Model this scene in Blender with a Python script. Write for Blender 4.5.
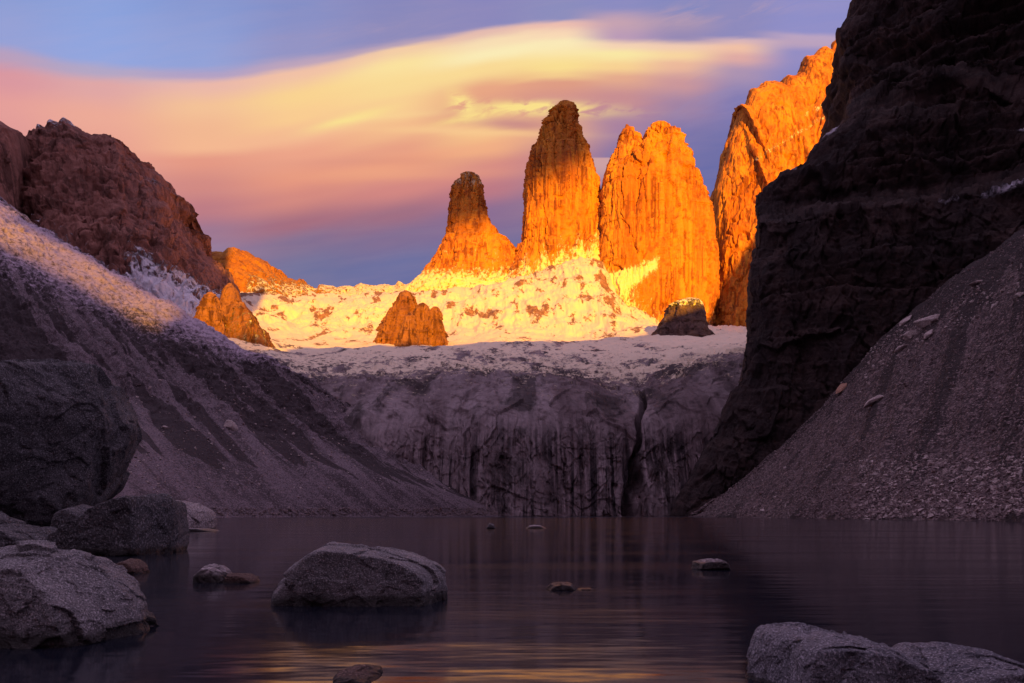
import bpy, bmesh, math, random
import numpy as np
from mathutils import Vector

random.seed(7)
rng = np.random.default_rng(7)
SC = bpy.context.scene
COL = SC.collection
for o in list(bpy.data.objects):
    bpy.data.objects.remove(o, do_unlink=True)

# ------------------------------------------------------------------ camera
F = 683.0; CX = 512.0; HY = 514.5; HC = 1.5
cd = bpy.data.cameras.new('camera'); cam = bpy.data.objects.new('camera', cd); COL.objects.link(cam)
cd.sensor_width = 36.0; cd.lens = 24.0
cd.shift_y = (HY - 341.5) / 1024.0
cd.clip_start = 0.1; cd.clip_end = 60000
cam.location = (0, 0, HC); cam.rotation_euler = (math.radians(90), 0, 0)
SC.camera = cam
SC.view_settings.view_transform = 'Standard'
SC.view_settings.look = 'None'
SC.view_settings.gamma = 1.0
SC.view_settings.use_curve_mapping = False
SC.view_settings.exposure = 0.75
EXPO = 2 ** 0.75

# ------------------------------------------------------------------ sun
SUN_EL = math.radians(8.0); SUN_AZ = math.radians(15.0)      # azimuth: behind the viewer, to the right
sd = bpy.data.lights.new('sun', 'SUN'); sun = bpy.data.objects.new('sun', sd); COL.objects.link(sun)
sd.energy = 5.0; sd.angle = math.radians(0.35); sd.color = (1.0, 0.45, 0.003)
sdir = Vector((math.sin(SUN_AZ) * math.cos(SUN_EL), -math.cos(SUN_AZ) * math.cos(SUN_EL), math.sin(SUN_EL)))  # towards the sun
sun.rotation_euler = sdir.to_track_quat('Z', 'Y').to_euler()
sun.location = (600, -900, 900)


def s2l(c):
    c = c / 255.0
    return c / 12.92 if c <= 0.04045 else ((c + 0.055) / 1.055) ** 2.4


def lin(r, g, b):
    return (s2l(r), s2l(g), s2l(b), 1.0)


# ------------------------------------------------------------------ world
world = bpy.data.worlds.new("World"); SC.world = world; world.use_nodes = True
wt = world.node_tree; wt.nodes.clear()


class NT:
    """tiny helper to write node maths as expressions"""
    def __init__(self, t): self.t = t; self.L = t.links
    def n(self, ty, **kw):
        nd = self.t.nodes.new(ty)
        for k, v in kw.items(): setattr(nd, k, v)
        return nd
    def put(self, sock, v):
        if isinstance(v, bpy.types.NodeSocket): self.L.new(v, sock)
        elif v is not None:
            try: sock.default_value = v
            except Exception: sock.default_value = tuple(v)[:3]
    def m(self, op, a, b=None, c=None, clamp=False):
        nd = self.n('ShaderNodeMath', operation=op); nd.use_clamp = clamp
        self.put(nd.inputs[0], a)
        if b is not None: self.put(nd.inputs[1], b)
        if c is not None: self.put(nd.inputs[2], c)
        return nd.outputs[0]
    def ss(self, x, a, b, lo=0.0, hi=1.0, kind='SMOOTHSTEP'):
        nd = self.n('ShaderNodeMapRange', interpolation_type=kind)
        self.put(nd.inputs['Value'], x); self.put(nd.inputs['From Min'], a); self.put(nd.inputs['From Max'], b)
        self.put(nd.inputs['To Min'], lo); self.put(nd.inputs['To Max'], hi)
        return nd.outputs[0]
    def mix(self, f, a, b, mode='MIX'):
        nd = self.n('ShaderNodeMix', data_type='RGBA', blend_type=mode)
        self.put(nd.inputs[0], f); self.put(nd.inputs[6], a); self.put(nd.inputs[7], b)
        return nd.outputs[2]
    def noise(self, vec, scale, detail=5, rough=0.5, dist=0.0, dims='3D', kind=None):
        nd = self.n('ShaderNodeTexNoise', noise_dimensions=dims)
        if kind: nd.noise_type = kind
        if vec is not None: self.put(nd.inputs['Vector'], vec)
        nd.inputs['Scale'].default_value = scale; nd.inputs['Detail'].default_value = detail
        nd.inputs['Roughness'].default_value = rough; nd.inputs['Distortion'].default_value = dist
        return nd.outputs[0]
    def map(self, vec, scale=(1, 1, 1), loc=(0, 0, 0), rot=(0, 0, 0)):
        nd = self.n('ShaderNodeMapping'); self.put(nd.inputs[0], vec)
        nd.inputs['Location'].default_value = loc; nd.inputs['Rotation'].default_value = rot
        nd.inputs['Scale'].default_value = scale
        return nd.outputs[0]
    def comb(self, x, y, z=0.0):
        nd = self.n('ShaderNodeCombineXYZ')
        self.put(nd.inputs[0], x); self.put(nd.inputs[1], y); self.put(nd.inputs[2], z)
        return nd.outputs[0]
    def curve(self, x, pts, lo, hi, vlo, vhi):
        """piecewise function of x through pts, by a float curve"""
        t = self.ss(x, lo, hi, kind='LINEAR')
        nd = self.n('ShaderNodeFloatCurve'); c = nd.mapping.curves[0]
        P = [((p[0] - lo) / (hi - lo), (p[1] - vlo) / (vhi - vlo)) for p in pts]
        c.points[0].location = P[0]; c.points[1].location = P[-1]
        for p in P[1:-1]: c.points.new(*p)
        nd.mapping.update()
        self.put(nd.inputs['Value'], t)
        return self.ss(nd.outputs[0], 0.0, 1.0, vlo, vhi, kind='LINEAR')
    def ramp(self, x, stops, lo, hi):
        t = self.ss(x, lo, hi, kind='LINEAR')
        nd = self.n('ShaderNodeValToRGB'); cr = nd.color_ramp; cr.interpolation = 'B_SPLINE' if False else 'EASE'
        st = [((s[0] - lo) / (hi - lo), s[1]) for s in stops]
        cr.elements[0].position = st[0][0]; cr.elements[0].color = st[0][1]
        cr.elements[1].position = st[-1][0]; cr.elements[1].color = st[-1][1]
        for p, c in st[1:-1]:
            e = cr.elements.new(p); e.color = c
        self.put(nd.inputs[0], t)
        return nd.outputs[0]


W = NT(wt)
tc = W.n('ShaderNodeTexCoord').outputs['Generated']
sep = W.n('ShaderNodeSeparateXYZ'); W.L.new(tc, sep.inputs[0])
dx, dy, dz = sep.outputs
yy = W.m('MAXIMUM', dy, 0.25)
# direction of the sky as (hundreds of) focal units: A eastward, B downward from 45 degrees up
A0 = W.m('ADD', W.m('MULTIPLY', W.m('DIVIDE', dx, yy), 6.83), 5.12)
B0 = W.m('SUBTRACT', 5.145, W.m('MULTIPLY', W.m('DIVIDE', dz, yy), 6.83))
v1 = W.comb(W.m('MULTIPLY', A0, 0.35), W.m('MULTIPLY', B0, 1.1))
n1 = W.m('SUBTRACT', W.noise(v1, 1.2, 4, 0.5), 0.5)
v2 = W.comb(W.m('MULTIPLY', A0, 0.55), W.m('ADD', W.m('MULTIPLY', B0, 4.0), W.m('MULTIPLY', A0, 0.5)))
n2 = W.m('SUBTRACT', W.noise(v2, 1.5, 6, 0.6, 0.4), 0.5)
A = W.m('ADD', A0, W.m('MULTIPLY', n1, 0.25))
B = W.m('ADD', B0, W.m('ADD', W.m('MULTIPLY', n1, 0.07), W.m('MULTIPLY', n2, 0.065)))
EDGE = [(-1, .45), (0, .55), (1, .71), (2, .75), (2.8, .67), (3.3, .58), (3.8, .47), (4.4, .37), (5, .265), (5.6, .19), (6.2, .20), (6.8, .21), (7.4, .22), (8, .25), (8.5, .26), (11, .2)]
eu = W.curve(A, EDGE, -1, 11, 0, 1)
T = W.m('SUBTRACT', B, eu)                      # 0 on the cloud's upper edge
cols = [
    (0.0, [(-.9, (134, 156, 214)), (-.15, (148, 162, 218)), (.0, (185, 160, 192)), (.2, (220, 152, 162)), (.5, (232, 160, 155)), (1.0, (222, 150, 150)), (2.2, (170, 125, 150)), (3.0, (140, 112, 150))]),
    (1.0, [(-.9, (138, 162, 222)), (-.12, (146, 167, 226)), (.0, (180, 168, 200)), (.15, (226, 168, 168)), (.45, (240, 172, 152)), (.8, (236, 162, 145)), (1.2, (212, 145, 145)), (1.7, (180, 125, 150)), (3.0, (135, 110, 150))]),
    (2.0, [(-.9, (132, 152, 212)), (-.1, (145, 163, 220)), (.0, (180, 163, 200)), (.09, (238, 186, 172)), (.3, (248, 196, 152)), (.55, (246, 186, 146)), (.72, (248, 186, 146)), (.86, (232, 154, 132)), (1.1, (212, 137, 130)), (1.35, (190, 122, 132)), (1.55, (158, 118, 145)), (1.8, (146, 122, 156)), (2.1, (120, 110, 152)), (3.0, (105, 104, 152))]),
    (3.0, [(-.9, (126, 142, 202)), (-.12, (145, 148, 200)), (.0, (190, 165, 190)), (.08, (245, 196, 168)), (.3, (254, 215, 146)), (.5, (254, 208, 146)), (.7, (248, 186, 146)), (.9, (240, 165, 136)), (1.15, (232, 152, 128)), (1.35, (214, 136, 126)), (1.6, (164, 106, 126)), (1.8, (130, 110, 146)), (2.05, (110, 112, 156)), (3.0, (100, 104, 156))]),
    (4.0, [(-.9, (128, 134, 192)), (-.07, (138, 138, 190)), (.0, (185, 162, 185)), (.05, (248, 208, 168)), (.2, (255, 230, 160)), (.4, (254, 222, 150)), (.65, (252, 206, 146)), (.85, (248, 190, 140)), (1.05, (236, 162, 132)), (1.2, (240, 161, 127)), (1.45, (214, 136, 130)), (1.7, (160, 108, 130)), (1.95, (126, 106, 146)), (2.2, (106, 110, 160)), (3.0, (98, 104, 158))]),
    (4.85, [(-.9, (134, 134, 190)), (-.04, (138, 136, 190)), (.03, (232, 190, 178)), (.13, (252, 226, 182)), (.25, (255, 240, 185)), (.4, (254, 222, 150)), (.6, (236, 168, 132)), (.78, (226, 156, 132)), (1.02, (250, 196, 138)), (1.2, (245, 176, 132)), (1.4, (216, 138, 130)), (1.6, (190, 120, 132)), (1.85, (136, 106, 146)), (2.3, (106, 108, 156)), (3.0, (98, 102, 155))]),
    (5.6, [(-.9, (130, 134, 190)), (-.02, (140, 142, 192)), (.05, (240, 192, 178)), (.14, (253, 220, 184)), (.22, (255, 238, 186)), (.48, (254, 226, 146)), (.56, (248, 208, 142)), (.63, (226, 158, 132)), (.85, (212, 146, 140)), (1.1, (232, 172, 138)), (1.4, (200, 136, 140)), (1.8, (150, 116, 146)), (2.3, (108, 106, 156)), (3.0, (98, 100, 155))]),
    (6.2, [(-.9, (128, 136, 194)), (-0.14, (138, 140, 196)), (0.02, (200, 164, 180)), (0.17, (188, 156, 186)), (0.25, (248, 214, 182)), (0.34, (254, 236, 166)), (0.47, (252, 213, 148)), (0.57, (232, 172, 142)), (0.77, (202, 142, 146)), (1.07, (168, 128, 160)), (1.47, (118, 112, 165)), (3.0, (98, 100, 152))]),
    (6.8, [(-.9, (124, 134, 194)), (-0.14, (128, 136, 194)), (0.02, (164, 146, 182)), (0.17, (146, 136, 184)), (0.25, (245, 206, 180)), (0.34, (252, 216, 162)), (0.44, (240, 187, 157)), (0.62, (206, 152, 156)), (0.84, (160, 130, 166)), (1.17, (116, 113, 170)), (1.72, (102, 106, 166)), (3.0, (98, 100, 155))]),
    (7.4, [(-.9, (138, 140, 192)), (0.13, (140, 138, 192)), (0.19, (222, 184, 186)), (0.26, (245, 196, 168)), (0.36, (226, 172, 166)), (0.50, (172, 147, 180)), (0.78, (127, 122, 180)), (1.36, (102, 107, 168)), (3.0, (96, 100, 158))]),
    (8.0, [(-.9, (138, 143, 203)), (0.06, (142, 143, 203)), (0.12, (188, 165, 196)), (0.18, (188, 163, 192)), (0.28, (146, 141, 198)), (0.68, (126, 130, 196)), (1.28, (106, 115, 186)), (3.0, (98, 106, 168))]),
]
sky_c = None
for i, (a, st) in enumerate(cols):
    c = W.ramp(T, [(s[0], lin(*s[1])) for s in st], -0.9, 3.0)
    sky_c = c if sky_c is None else W.mix(W.ss(A, cols[i - 1][0], a, kind='SMOOTHSTEP'), sky_c, c)


def blob(a, b, ra, rb, slope=0.0, AA=None, BB=None):
    """soft ellipse, 1 in its middle"""
    AA = A if AA is None else AA; BB = B if BB is None else BB
    u = W.m('SUBTRACT', AA, a)
    v = W.m('SUBTRACT', W.m('SUBTRACT', BB, b), W.m('MULTIPLY', u, slope))
    u = W.m('DIVIDE', u, ra); v = W.m('DIVIDE', v, rb)
    d = W.m('ADD', W.m('MULTIPLY', u, u), W.m('MULTIPLY', v, v))
    return W.m('EXPONENT', W.m('MULTIPLY', d, -1.0))


def lay(col, w, rgb, k=1.0):
    return W.mix(W.m('MULTIPLY', w, k, clamp=True), col, lin(*rgb))


# faint high veil at the top, fibrous
vf = W.comb(W.m('MULTIPLY', A0, 1.1), W.m('ADD', W.m('MULTIPLY', B0, 5.0), W.m('MULTIPLY', A0, 1.4)))
fib = W.noise(vf, 1.3, 8, 0.68, 0.8)
fibm = W.ss(fib, 0.42, 0.75)
sky_c = lay(sky_c, W.m('MULTIPLY', blob(7.0, .14, .9, .11, -.12), fibm), (190, 160, 182), .8)
sky_c = lay(sky_c, W.m('MULTIPLY', blob(3.5, .36, .9, .16, -.08), fibm), (165, 150, 188), .5)
sky_c = lay(sky_c, W.m('MULTIPLY', blob(7.3, .95, .9, .25, -.3), fibm), (150, 138, 185), .45)
# bright roll left of the short spire
sky_c = lay(sky_c, blob(3.48, 1.19, .42, .055, -.24), (255, 234, 145), .85)
sky_c = lay(sky_c, blob(4.0, 1.15, .5, .04, -.05), (254, 216, 150), .5)
sky_c = lay(sky_c, blob(3.9, 1.62, 1.1, .05, -.02), (214, 140, 124), .30)
sky_c = lay(sky_c, blob(3.9, 1.74, 1.1, .06, -.02), (246, 172, 130), .40)
# torn yellow cloudlets behind the spires
vw = W.comb(W.m('MULTIPLY', A0, 2.6), W.m('ADD', W.m('MULTIPLY', B0, 7.0), W.m('MULTIPLY', A0, 1.2)))
wn = W.noise(vw, 1.5, 6, 0.58, 0.5)
wm = W.ss(wn, 0.32, 0.56)
wsoft = W.ss(wn, 0.25, 0.6, 0.45, 1.0)
sky_c = lay(sky_c, blob(5.2, 1.245, .45, .055, .02), (205, 142, 136), .95)
sky_c = lay(sky_c, W.m('MULTIPLY', blob(4.85, 1.16, .42, .05, -.20), wsoft), (255, 226, 138), 1.0)
sky_c = lay(sky_c, W.m('MULTIPLY', blob(5.40, 1.09, .62, .065, .02), wm), (255, 228, 140), 1.35)
sky_c = lay(sky_c, W.m('MULTIPLY', blob(4.64, 1.04, .14, .10, .5), wm), (255, 226, 142), 1.3)
sky_c = lay(sky_c, blob(4.7, 1.32, .9, .035, .03), (253, 206, 145), .7)
# small pink bank between the middle and right spires
gap = W.m('MULTIPLY', W.ss(B0, 1.565, 1.585), W.ss(B0, 1.62, 1.95, 1.0, 0.0))
gap = W.m('MULTIPLY', gap, W.ss(A0, 6.12, 6.3, 1.0, 0.0)); gap = W.m('MULTIPLY', gap, W.ss(A0, 5.5, 5.7))
sky_c = lay(sky_c, gap, (222, 172, 165), .75)
# overall fine streaks
sky_c = W.mix(W.ss(n2, -.3, .3, 0, .06), sky_c, lin(245, 190, 165))
# the sky away from the sunrise cloud: dim blue violet
fwd = W.ss(dy, 0.05, 0.45)
back = W.mix(W.ss(dz, 0.0, 0.8), lin(138, 108, 124), lin(196, 174, 206))
sky_c = W.mix(fwd, back, sky_c)
high = W.ss(B0, -2.5, 0.0)
sky_c = W.mix(high, lin(196, 174, 206), sky_c)
nish = W.n('ShaderNodeTexSky', sky_type='NISHITA'); nish.sun_disc = False
nish.sun_elevation = SUN_EL; nish.sun_rotation = math.radians(180) - SUN_AZ
bg1 = W.n('ShaderNodeBackground'); W.L.new(sky_c, bg1.inputs[0]); bg1.inputs[1].default_value = 1.0 / EXPO
bg2 = W.n('ShaderNodeBackground'); W.L.new(nish.outputs[0], bg2.inputs[0]); bg2.inputs[1].default_value = 0.05
mx = W.n('ShaderNodeMixShader'); mx.inputs[0].default_value = 0.04
W.L.new(bg1.outputs[0], mx.inputs[1]); W.L.new(bg2.outputs[0], mx.inputs[2])
wo = W.n('ShaderNodeOutputWorld'); W.L.new(mx.outputs[0], wo.inputs[0])
world.cycles.sampling_method = 'MANUAL'; world.cycles.sample_map_resolution = 512
SC.cycles.max_bounces = 5; SC.cycles.transparent_max_bounces = 8

# ------------------------------------------------------------------ noise in numpy
_pr = np.random.default_rng(3)
PERM = _pr.permutation(256).astype(np.int32); PERM = np.concatenate([PERM, PERM, PERM[:2]])
GR = _pr.normal(size=(256, 3)); GR /= np.linalg.norm(GR, axis=1)[:, None]


def perlin(P):
    P = np.asarray(P, dtype=np.float64); i = np.floor(P).astype(np.int64); f = P - i; i &= 255
    w = f * f * f * (f * (f * 6 - 15) + 10)
    out = 0
    for a in (0, 1):
        wx = w[:, 0] if a else 1 - w[:, 0]
        ia = PERM[(i[:, 0] + a) & 255]
        for b in (0, 1):
            wy = w[:, 1] if b else 1 - w[:, 1]
            ib = PERM[(ia + i[:, 1] + b) & 255]
            for c in (0, 1):
                wz = w[:, 2] if c else 1 - w[:, 2]
                g = GR[PERM[(ib + i[:, 2] + c) & 255]]
                out = out + wx * wy * wz * (g[:, 0] * (f[:, 0] - a) + g[:, 1] * (f[:, 1] - b) + g[:, 2] * (f[:, 2] - c))
    return out * 1.5


def fbm(P, o=5, g=0.5, l=2.03):
    s = 0; a = 1.0; n = 0
    for k in range(o):
        s = s + a * perlin(P * l ** k + 17.3 * k); n += a; a *= g
    return s / n


def ridged(P, o=5, g=0.5, l=2.07):
    s = 0; a = 1.0; n = 0
    for k in range(o):
        s = s + a * (1 - 2 * np.abs(perlin(P * l ** k + 9.1 * k))); n += a; a *= g
    return s / n


_hr = np.random.default_rng(11)
HR = _hr.random((256, 4)).astype(np.float32); HG = _hr.normal(size=(256, 3)).astype(np.float32)


def facet(P, tilt=.8):
    """broken-rock relief: every cell is a tilted flat chip"""
    P = np.asarray(P, np.float32) + 50.5; i = np.floor(P).astype(np.int32); f = P - i
    best = np.full(len(P), 9., np.float32); out = np.zeros(len(P), np.float32)
    for a in (-1, 0, 1):
        for b in (-1, 0, 1):
            for c in (-1, 0, 1):
                h = PERM[(PERM[(PERM[(i[:, 0] + a) & 255] + i[:, 1] + b) & 255] + i[:, 2] + c) & 255]
                r = HR[h]
                dx_ = f[:, 0] - a - r[:, 0]; dy_ = f[:, 1] - b - r[:, 1]; dz_ = f[:, 2] - c - r[:, 2]
                d_ = dx_ * dx_ + dy_ * dy_ + dz_ * dz_
                k = d_ < best
                g = HG[h]
                v_ = r[:, 3] - .5 + tilt * (dx_ * g[:, 0] + dy_ * g[:, 1] + dz_ * g[:, 2])
                out = np.where(k, v_, out); best = np.where(k, d_, best)
    return out


def chips(P, s, zs=1., lev=3, g=.5, seed=0.):
    """several sizes of facets; s in metres, zs = how much taller than wide"""
    q = P + (fbm(P / (s * 1.5) + seed, 3)[:, None] * s * .5)
    o = 0; a = 1.
    for k in range(lev):
        o = o + a * facet(q / np.array([s, s, s * zs]) * 2.1 ** k + seed + 3 * k); a *= g
    return o


def sst(x, a, b):
    t = np.clip((x - a) / (b - a), 0, 1); return t * t * (3 - 2 * t)


def at(px, py, Y):
    px = np.asarray(px, float); py = np.asarray(py, float); Y = np.asarray(Y, float)
    return np.stack([(px - CX) / F * Y, Y + 0 * px, HC + (HY - py) / F * Y], -1)


def pyz(Z, Y):
    return HY - (Z - HC) * F / Y


def to_px(P):
    return CX + P[..., 0] / P[..., 1] * F, HY - (P[..., 2] - HC) / P[..., 1] * F


# ------------------------------------------------------------------ meshes
def finish(o, kind=None, label=None, cat=None, group=None):
    if kind: o['kind'] = kind
    if label: o['label'] = label
    if cat: o['category'] = cat
    if group: o['group'] = group
    return o


def grid_mesh(name, G, mat, attrs=None, wrap=False, smooth=True, flip=False):
    M, N, _ = G.shape
    me = bpy.data.meshes.new(name)
    me.vertices.add(M * N); me.vertices.foreach_set('co', G.reshape(-1).astype(np.float32))
    r = np.arange(M - 1)[:, None]; c = np.arange(N if wrap else N - 1)[None, :]; c2 = (c + 1) % N
    q = np.stack([r * N + c, r * N + c2, (r + 1) * N + c2, (r + 1) * N + c], -1).reshape(-1, 4)
    if flip: q = q[:, ::-1]
    nf = len(q)
    me.loops.add(nf * 4); me.loops.foreach_set('vertex_index', q.reshape(-1).astype(np.int32))
    me.polygons.add(nf); me.polygons.foreach_set('loop_start', np.arange(0, nf * 4, 4, dtype=np.int32))
    me.polygons.foreach_set('loop_total', np.full(nf, 4, dtype=np.int32))
    me.polygons.foreach_set('use_smooth', np.full(nf, smooth))
    for k, v in (attrs or {}).items():
        at_ = me.attributes.new(k, 'FLOAT', 'POINT'); at_.data.foreach_set('value', np.asarray(v, np.float32).reshape(-1))
    me.update(); me.validate()
    if mat: me.materials.append(mat)
    o = bpy.data.objects.new(name, me); COL.objects.link(o)
    return o


def tri_mesh(name, V, Fc, mat, smooth=True, parent=None):
    me = bpy.data.meshes.new(name)
    V = np.asarray(V, np.float32); Fc = np.asarray(Fc, np.int32)
    me.vertices.add(len(V)); me.vertices.foreach_set('co', V.reshape(-1))
    me.loops.add(Fc.size); me.loops.foreach_set('vertex_index', Fc.reshape(-1))
    me.polygons.add(len(Fc)); me.polygons.foreach_set('loop_start', np.arange(0, Fc.size, 3, dtype=np.int32))
    me.polygons.foreach_set('loop_total', np.full(len(Fc), 3, dtype=np.int32))
    me.polygons.foreach_set('use_smooth', np.full(len(Fc), smooth))
    me.update(); me.validate()
    if mat: me.materials.append(mat)
    o = bpy.data.objects.new(name, me); COL.objects.link(o)
    if parent: o.parent = parent
    return o


def gnormal(G, toward=(0, -1, 0.6)):
    du = np.gradient(G, axis=1); dv = np.gradient(G, axis=0)
    n = np.cross(du, dv); n /= np.linalg.norm(n, axis=-1)[..., None] + 1e-9
    s = np.sign((n * np.array(toward)).sum(-1).mean())
    return n * (s if s != 0 else 1)


def resample(row, N, mode):
    r = np.array(row, float)
    if mode == 'px':
        x = np.linspace(r[0, 0], r[-1, 0], N)
        return np.stack([x, np.interp(x, r[:, 0], r[:, 1]), np.interp(x, r[:, 0], r[:, 2])], -1)
    d = np.r_[0, np.cumsum(np.hypot(np.diff(r[:, 0]), np.diff(r[:, 1])) + 1e-6)]
    t = np.linspace(0, d[-1], N)
    return np.stack([np.interp(t, d, r[:, k]) for k in range(3)], -1)


def patch(rows, N, seg, mode='px', smooth_rows=6):
    """rows of (px, py, Y) -> grid of world points; returns grid, row fraction v"""
    R = []
    for r in rows:
        a = resample(r, N, mode)
        if mode == 'px' and smooth_rows:
            k = np.hanning(2 * smooth_rows + 3); k /= k.sum(); h = len(k) // 2
            for j in (1, 2):
                e = np.pad(a[:, j], h, mode='reflect', reflect_type='odd'); a[:, j] = np.convolve(e, k, 'valid')
        R.append(at(a[:, 0], a[:, 1], a[:, 2]))
    R = np.array(R); n = len(R)
    if isinstance(seg, int): seg = [seg] * (n - 1)
    out = []; vs = []
    for i in range(n - 1):
        p0 = R[max(i - 1, 0)]; p1 = R[i]; p2 = R[i + 1]; p3 = R[min(i + 2, n - 1)]
        m1 = (p2 - p0) / 2; m2 = (p3 - p1) / 2
        for k in range(seg[i] + (1 if i == n - 2 else 0)):
            t = k / seg[i]; t2 = t * t; t3 = t2 * t
            out.append((2 * t3 - 3 * t2 + 1) * p1 + (t3 - 2 * t2 + t) * m1 + (-2 * t3 + 3 * t2) * p2 + (t3 - t2) * m2)
            vs.append(i + t)
    return np.array(out), np.array(vs)


# ------------------------------------------------------------------ materials
def new_mat(name):
    m = bpy.data.materials.new(name); m.use_nodes = True; t = m.node_tree; t.nodes.clear()
    K = NT(t)
    b = K.n('ShaderNodeBsdfPrincipled'); o = K.n('ShaderNodeOutputMaterial'); K.L.new(b.outputs[0], o.inputs[0])
    b.inputs['Specular IOR Level'].default_value = 0.25
    return m, K, b


def rock_mat(name, cols, s, zs=0.25, snow=(.80, .78, .84), bump=1.0, bdist=None, rough=0.9, snow_edge=0.10, nz=0.0,
             strata=0.0, streak=0.0, streak_dark=(.02, .016, .018), spec=0.2, speck=None, crack=0.5, sk=1.0, light=0, sf=1.3, ys=1.0, warp=0, top=None, h2w=.35, finew=.45, warm=None, patches=0):
    """cols: three rock colours; s: size of one feature in metres; zs: vertical stretch"""
    m, K, b = new_mat(name)
    g = K.n('ShaderNodeNewGeometry'); P = g.outputs['Position']; N = g.outputs['Normal']
    Pv = K.map(P, (1 / s, ys / s, zs / s))
    Pi = K.map(P, (1 / s, 1 / s, 1 / s))
    a = K.noise(Pv, 0.35, 7, 0.62, 0.6)
    c = K.noise(Pi, 0.9, 8, 0.65, 0.2)
    col = K.mix(K.ss(a, .36, .62), cols[0], cols[1])
    col = K.mix(K.ss(c, .48, .70), col, cols[2])
    if patches:
        pn = K.noise(K.map(P, (1 / 34., .1 / 34., 1 / 55.), loc=(3.3, 0, 1.7)), 1.0, 5, .6, .4)
        col = K.mix(K.ss(pn, .50, .60, 0, patches), col, tuple(x * .22 for x in cols[0][:3]) + (1,))
    if strata:
        sv = K.noise(K.map(P, (.08 / s, .08 / s, 2.2 / s)), 1.0, 5, .6, .5)
        col = K.mix(K.m('MULTIPLY', K.ss(sv, .42, .62), strata), col, tuple(x * .55 for x in cols[0][:3]) + (1,))
    if warp:
        wv = K.n('ShaderNodeTexNoise'); K.L.new(K.map(P, (1 / 45., .3 / 45., 1 / 60.)), wv.inputs['Vector']); wv.inputs['Detail'].default_value = 4; wv.inputs['Scale'].default_value = 1
        va = K.n('ShaderNodeVectorMath', operation='SCALE'); K.L.new(wv.outputs[1], va.inputs[0]); va.inputs['Scale'].default_value = warp
        vb = K.n('ShaderNodeVectorMath', operation='ADD'); K.L.new(P, vb.inputs[0]); K.L.new(va.outputs[0], vb.inputs[1]); Ps = vb.outputs[0]
    else: Ps = P
    if streak:
        st = K.noise(K.map(Ps, (1.1 * sk / s, 1.1 * sk * ys / s, .025 / s)), 1.0, 5, .6, .15)
        st2 = K.noise(K.map(P, (.25 / s, .25 * max(ys, .3) / s, .16 / s)), 1.0, 4, .6)
        w = K.m('MULTIPLY', K.ss(st, .49, .57), K.ss(st2, .42, .56))
        lw = K.m('MULTIPLY', K.ss(st, .49, .38), K.ss(st2, .60, .44, 0.0, 1.0) if False else K.ss(c, .40, .60))
        if top:
            zz_ = K.n('ShaderNodeSeparateXYZ'); K.L.new(P, zz_.inputs[0])
            tm = K.ss(K.m('ADD', zz_.outputs[2], K.m('MULTIPLY', st2, 90)), top + 30, top + 75, 1.0, .15)
            w = K.m('MULTIPLY', w, tm); lw = K.m('MULTIPLY', lw, tm)
        col = K.mix(K.m('MULTIPLY', w, streak), col, tuple(streak_dark) + (1,))
        if light: col = K.mix(K.m('MULTIPLY', lw, light), col, tuple(min(.8, x * 1.7) for x in cols[1][:3]) + (1,))
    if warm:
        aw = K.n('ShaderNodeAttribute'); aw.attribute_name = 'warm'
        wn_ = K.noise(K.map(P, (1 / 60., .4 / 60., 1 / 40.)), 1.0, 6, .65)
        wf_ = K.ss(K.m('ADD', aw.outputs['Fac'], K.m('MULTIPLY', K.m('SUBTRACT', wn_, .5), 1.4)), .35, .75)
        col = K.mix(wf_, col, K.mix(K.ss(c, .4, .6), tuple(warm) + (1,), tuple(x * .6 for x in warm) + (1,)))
    fine = K.noise(Pi, 3.5, 6, 0.7)
    col = K.mix(K.ss(fine, .35, .7, 0, finew), col, K.mix(0.5, col, (0.02, 0.016, 0.016, 1)))
    if speck:
        sp = K.noise(P, speck, 3, .6)
        col = K.mix(K.ss(sp, .52, .62, 0, .5), col, (.50, .46, .46, 1))
        sp2 = K.noise(K.map(P, loc=(7, 3, 1)), speck * 1.3, 3, .6)
        col = K.mix(K.ss(sp2, .54, .64, 0, .7), col, (.03, .027, .03, 1))
    # snow lies where the attribute says, broken by noise and by steepness
    an = K.n('ShaderNodeAttribute'); an.attribute_name = 'snow'
    sn = K.noise(K.map(P, (1 / s, 1 / s, (zs * .5 + .4) / s)), sf, 9, 0.74, 0.3)
    sz = K.n('ShaderNodeSeparateXYZ'); K.L.new(N, sz.inputs[0])
    q = K.m('ADD', an.outputs['Fac'], K.m('MULTIPLY', K.m('SUBTRACT', sn, 0.5), 1.7))
    if nz: q = K.m('ADD', q, K.m('MULTIPLY', K.m('SUBTRACT', sz.outputs[2], 0.6), nz))
    sm = K.ss(q, 0.5 - snow_edge, 0.5 + snow_edge)
    sm = K.m('MULTIPLY', sm, K.ss(an.outputs['Fac'], 0.02, 0.12))
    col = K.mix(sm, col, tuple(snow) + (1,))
    # tone attribute darkens/lightens real colour bands of the rock
    K.L.new(col, b.inputs['Base Color'])
    b.inputs['Roughness'].default_value = rough; b.inputs['Specular IOR Level'].default_value = spec
    bd = bdist if bdist else s * 0.5
    h = K.noise(Pv, 1.3, 9, 0.68, 0.3)
    h2 = K.noise(Pi, 4.0, 6, 0.7)
    vo = K.n('ShaderNodeTexVoronoi', feature='DISTANCE_TO_EDGE'); K.L.new(K.mix(.25, Pv, K.n('ShaderNodeTexNoise').outputs[1]), vo.inputs['Vector']); vo.inputs['Scale'].default_value = .8
    H = K.m('ADD', K.m('MULTIPLY', h, 1.0), K.m('MULTIPLY', h2, h2w))
    H = K.m('ADD', H, K.m('MULTIPLY', K.ss(vo.outputs[0], 0, .12), 0.15 * crack))
    H = K.m('MULTIPLY', H, K.ss(sm, 0, 1, 1.0, .45))
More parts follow.
